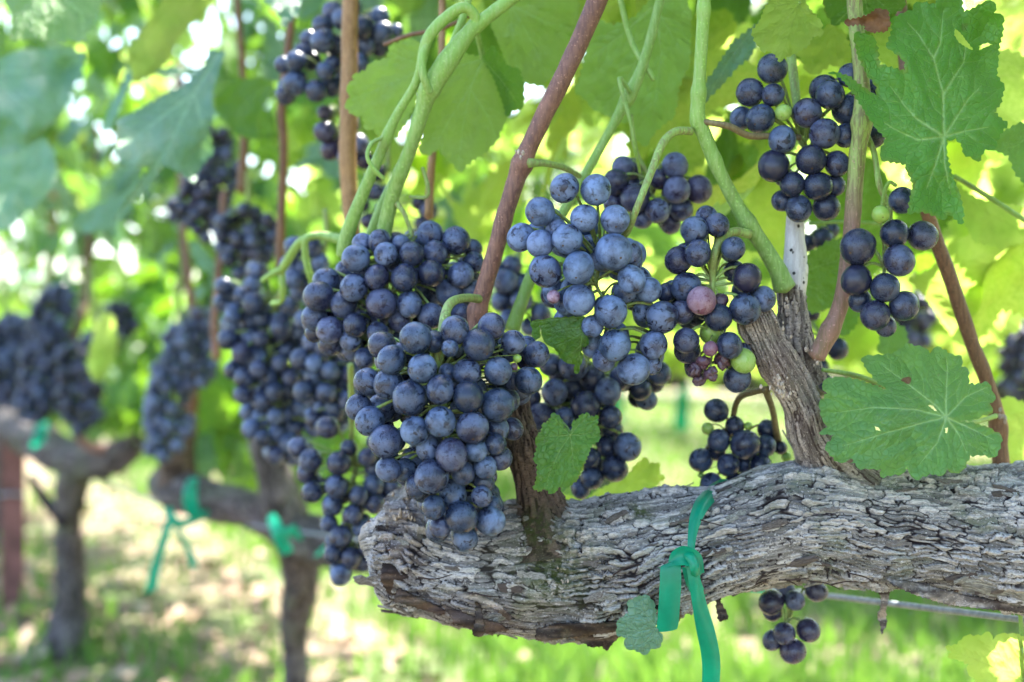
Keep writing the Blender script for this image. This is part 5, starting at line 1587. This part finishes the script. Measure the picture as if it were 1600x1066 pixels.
ribbon('tail', [(1080, 886, .648, 16, 0, 0), (1086, 908, .648, 20, 0, .2), (1094, 945, .652, 27, 0, .5), (1103, 985, .656, 30, 0, .2), (1111, 1030, .66, 29, 0, 0), (1110, 1075, .665, 27, .05, -.2), (1104, 1130, .67, 26, .1, -.3)], r1, M['ribbon'], curl=.15)
ribbon('tail', [(1090, 912, .70, 8, 1.4, .2), (1140, 918, .745, 9, 1.4, 0), (1175, 922, .76, 8, 1.5, 0), (1205, 926, .775, 5, 1.5, 0)], r1, M['ribbon'])


def tie(label, x, y, d, k, parts, seed):
    t = thing('tie_ribbon', P(x, y, d), label, 'ribbon', 'green ties along the vine rows')
    for nm, pts in parts:
        ribbon(nm, [(x + a * k, y + b * k, d + e, w * k, an, 0) for a, b, e, w, an in pts], t, M['ribbon'], n=16)
    return t


tie('blurred green tie with two hanging tails on the second vine', 295, 775, 1.54, 1.0, [
    ('loop', [(6, -28, .0, 18, .2), (2, -10, -.02, 22, 0), (2, 12, -.02, 24, 0), (10, 32, -.01, 22, .3)]), ('loop', [(-34, 18, -.02, 12, .2), (-24, 40, -.025, 18, .5), (-4, 42, -.02, 16, 1.2), (30, 28, -.01, 14, 1.4)]),
    ('tail', [(-30, 36, -.02, 16, .3), (-40, 70, -.02, 17, .3), (-52, 110, -.02, 18, .3), (-60, 150, -.02, 20, .25)]), ('tail', [(-26, 38, -.02, 12, -.4), (-10, 65, -.02, 12, -.4), (2, 90, -.02, 13, -.2), (8, 112, -.02, 13, 0)])], 1)
tie('blurred green tie where the wire meets the second vine', 438, 835, 1.42, 1.0, [
    ('loop', [(-16, -30, 0, 14, .6), (-6, -10, -.03, 22, .5), (2, 10, -.03, 22, .5), (12, 30, -.02, 20, .4)]), ('tail', [(0, 0, -.03, 16, 1.3), (18, -6, -.03, 18, 1.2), (34, 4, -.02, 14, 1.4)])], 2)
tie('small green tie half hidden behind the slim blurred bunch', 508, 852, 1.36, 1.0, [('loop', [(-14, 14, 0, 14, 1.0), (0, 2, -.02, 18, 1.2), (14, -12, 0, 16, 1.0)])], 3)
tie('blurred green tie on the third vine at far left', 62, 682, 2.3, 1.0, [('loop', [(4, -22, -.03, 20, .2), (0, 0, -.05, 22, 0), (-6, 20, -.04, 18, .2)]), ('tail', [(62, 20, -.14, 16, .3), (64, 36, -.15, 14, 0), (60, 50, -.14, 14, 0)])], 4)

# ------------------------------------------------------------------ the next rows
def mass_mesh(n, w, z0, z1, seed, dep=.3, size=.07):
    r = random.Random(seed)
    vs, fs, ve, ri, k = [], [], [], [], 0
    for i in range(n):
        p = Vector((0, 0, 0)) + Vector((*(RD * r.uniform(-w, w) + RN * r.gauss(0, dep * .6)), r.uniform(z0, z1)))
        m = np.array(leaf_matrix(p, size * r.uniform(.7, 1.2), r))
        v, F, a, b = LOW[i % 3]
        vs.append(v @ m[:3, :3].T + m[:3, 3])
        fs.append(F + k)
        ve.append(a)
        ri.append(b)
        k += len(v)
    return mesh_np('foliage', np.vstack(vs), np.vstack(fs), True, {'vein': np.concatenate(ve), 'rim': np.concatenate(ri)})


FM = [mass_mesh(520, .66, .42, 1.24, 50 + i) for i in range(3)]
for me in FM:
    me.materials.append(M['leaf_lit'])
tr, ti = bark_tube('trunk', [(0, 0, -.03, .06), (.01, 0, .15, .035), (-.01, .01, .3, .032), (0, 0, .42, .04)], 40, 28, None, M['bark_far'], cu=.04, cv=.01, amp=.004, seed=60)
cr_, ti = bark_tube('cordon', [(*(RD * -.5), .38, .02), (*(RD * -.2), .385, .03), (0, 0, .39, .04), (*(RD * .25), .385, .03), (*(RD * .52), .38, .018)], 50, 28, None, M['bark_far'], cu=.04, cv=.01, amp=.004, seed=61)
tme, cme = tr.data, cr_.data
bpy.data.objects.remove(tr)
bpy.data.objects.remove(cr_)
names2 = ['blurred vine across the grass alley, nearest to the right edge', 'blurred vine across the alley, second from the right edge', 'blurred vine across the alley behind the pale blue bunch', 'blurred vine across the alley behind the red brown cane', 'blurred vine across the alley, fifth from the right edge', 'blurred vine across the alley, farthest away in its row']
U2 = 1.9


def row2_t(px):
    return min(np.arange(-3, 9, .005), key=lambda t: abs(proj(row(t, U2, .4))[0] - px) + (1e6 if row(t, U2, .4).y < .5 else 0))


T2 = row2_t(1262)
for i, t in enumerate((-1.1, 0, 1.1, 2.2, 3.3, 4.4)):
    p = row(T2 + t, U2, 0)
    vo = thing('grape_vine', p, names2[i], 'vine', 'vines of the row across the alley')
    for nm, me in (('trunk', tme), ('cordon', cme), ('foliage', FM[i % 3])):
        o = bpy.data.objects.new(nm, me)
        COL.objects.link(o)
        o.parent = vo
        if nm == 'foliage':
            o['kind'] = 'stuff'
FM3 = mass_mesh(1500, 9, .30, 2.1, 70, .35, .15)
FM3.materials.append(M['leaf_lit'])
o = link('far_vine_row', FM3, None)
o.location = row(5.0, 4.0, 0)
tag(o, 'far green vine rows melting into blur behind the alley', 'vines', kind='stuff')
o2 = o.copy()
o2.location = row(9.0, 6.4, 0)
COL.objects.link(o2)
o3 = o.copy()
o3.location = row(12.5, -2.4, 0)
COL.objects.link(o3)
tag(o3, 'green vine row on the camera side of the alley, far to the left', 'vines', kind='stuff')
tag(o2, 'the farthest green vine row on the horizon', 'vines', kind='stuff')

# green ties and dark bunch seen through the gap under the front bunches
for px, lab in ((985, 'bright green tie in the blur right of the deep blue bunch'), (1090, 'bright green tie in the blur left of the almost black bunch')):
    q = row(row2_t(px), U2 - .05, .33)
    x, y = proj(q)
    tie(lab, x, y, q.y, 1.0, [('loop', [(4, -22, 0.02, 16, .2), (0, -6, -.01, 20, 0), (0, 14, -.01, 20, 0)]), ('tail', [(0, 6, -.01, 22, .1), (-2, 26, -.03, 24, 0), (0, 46, -.03, 24, 0)])], 5)
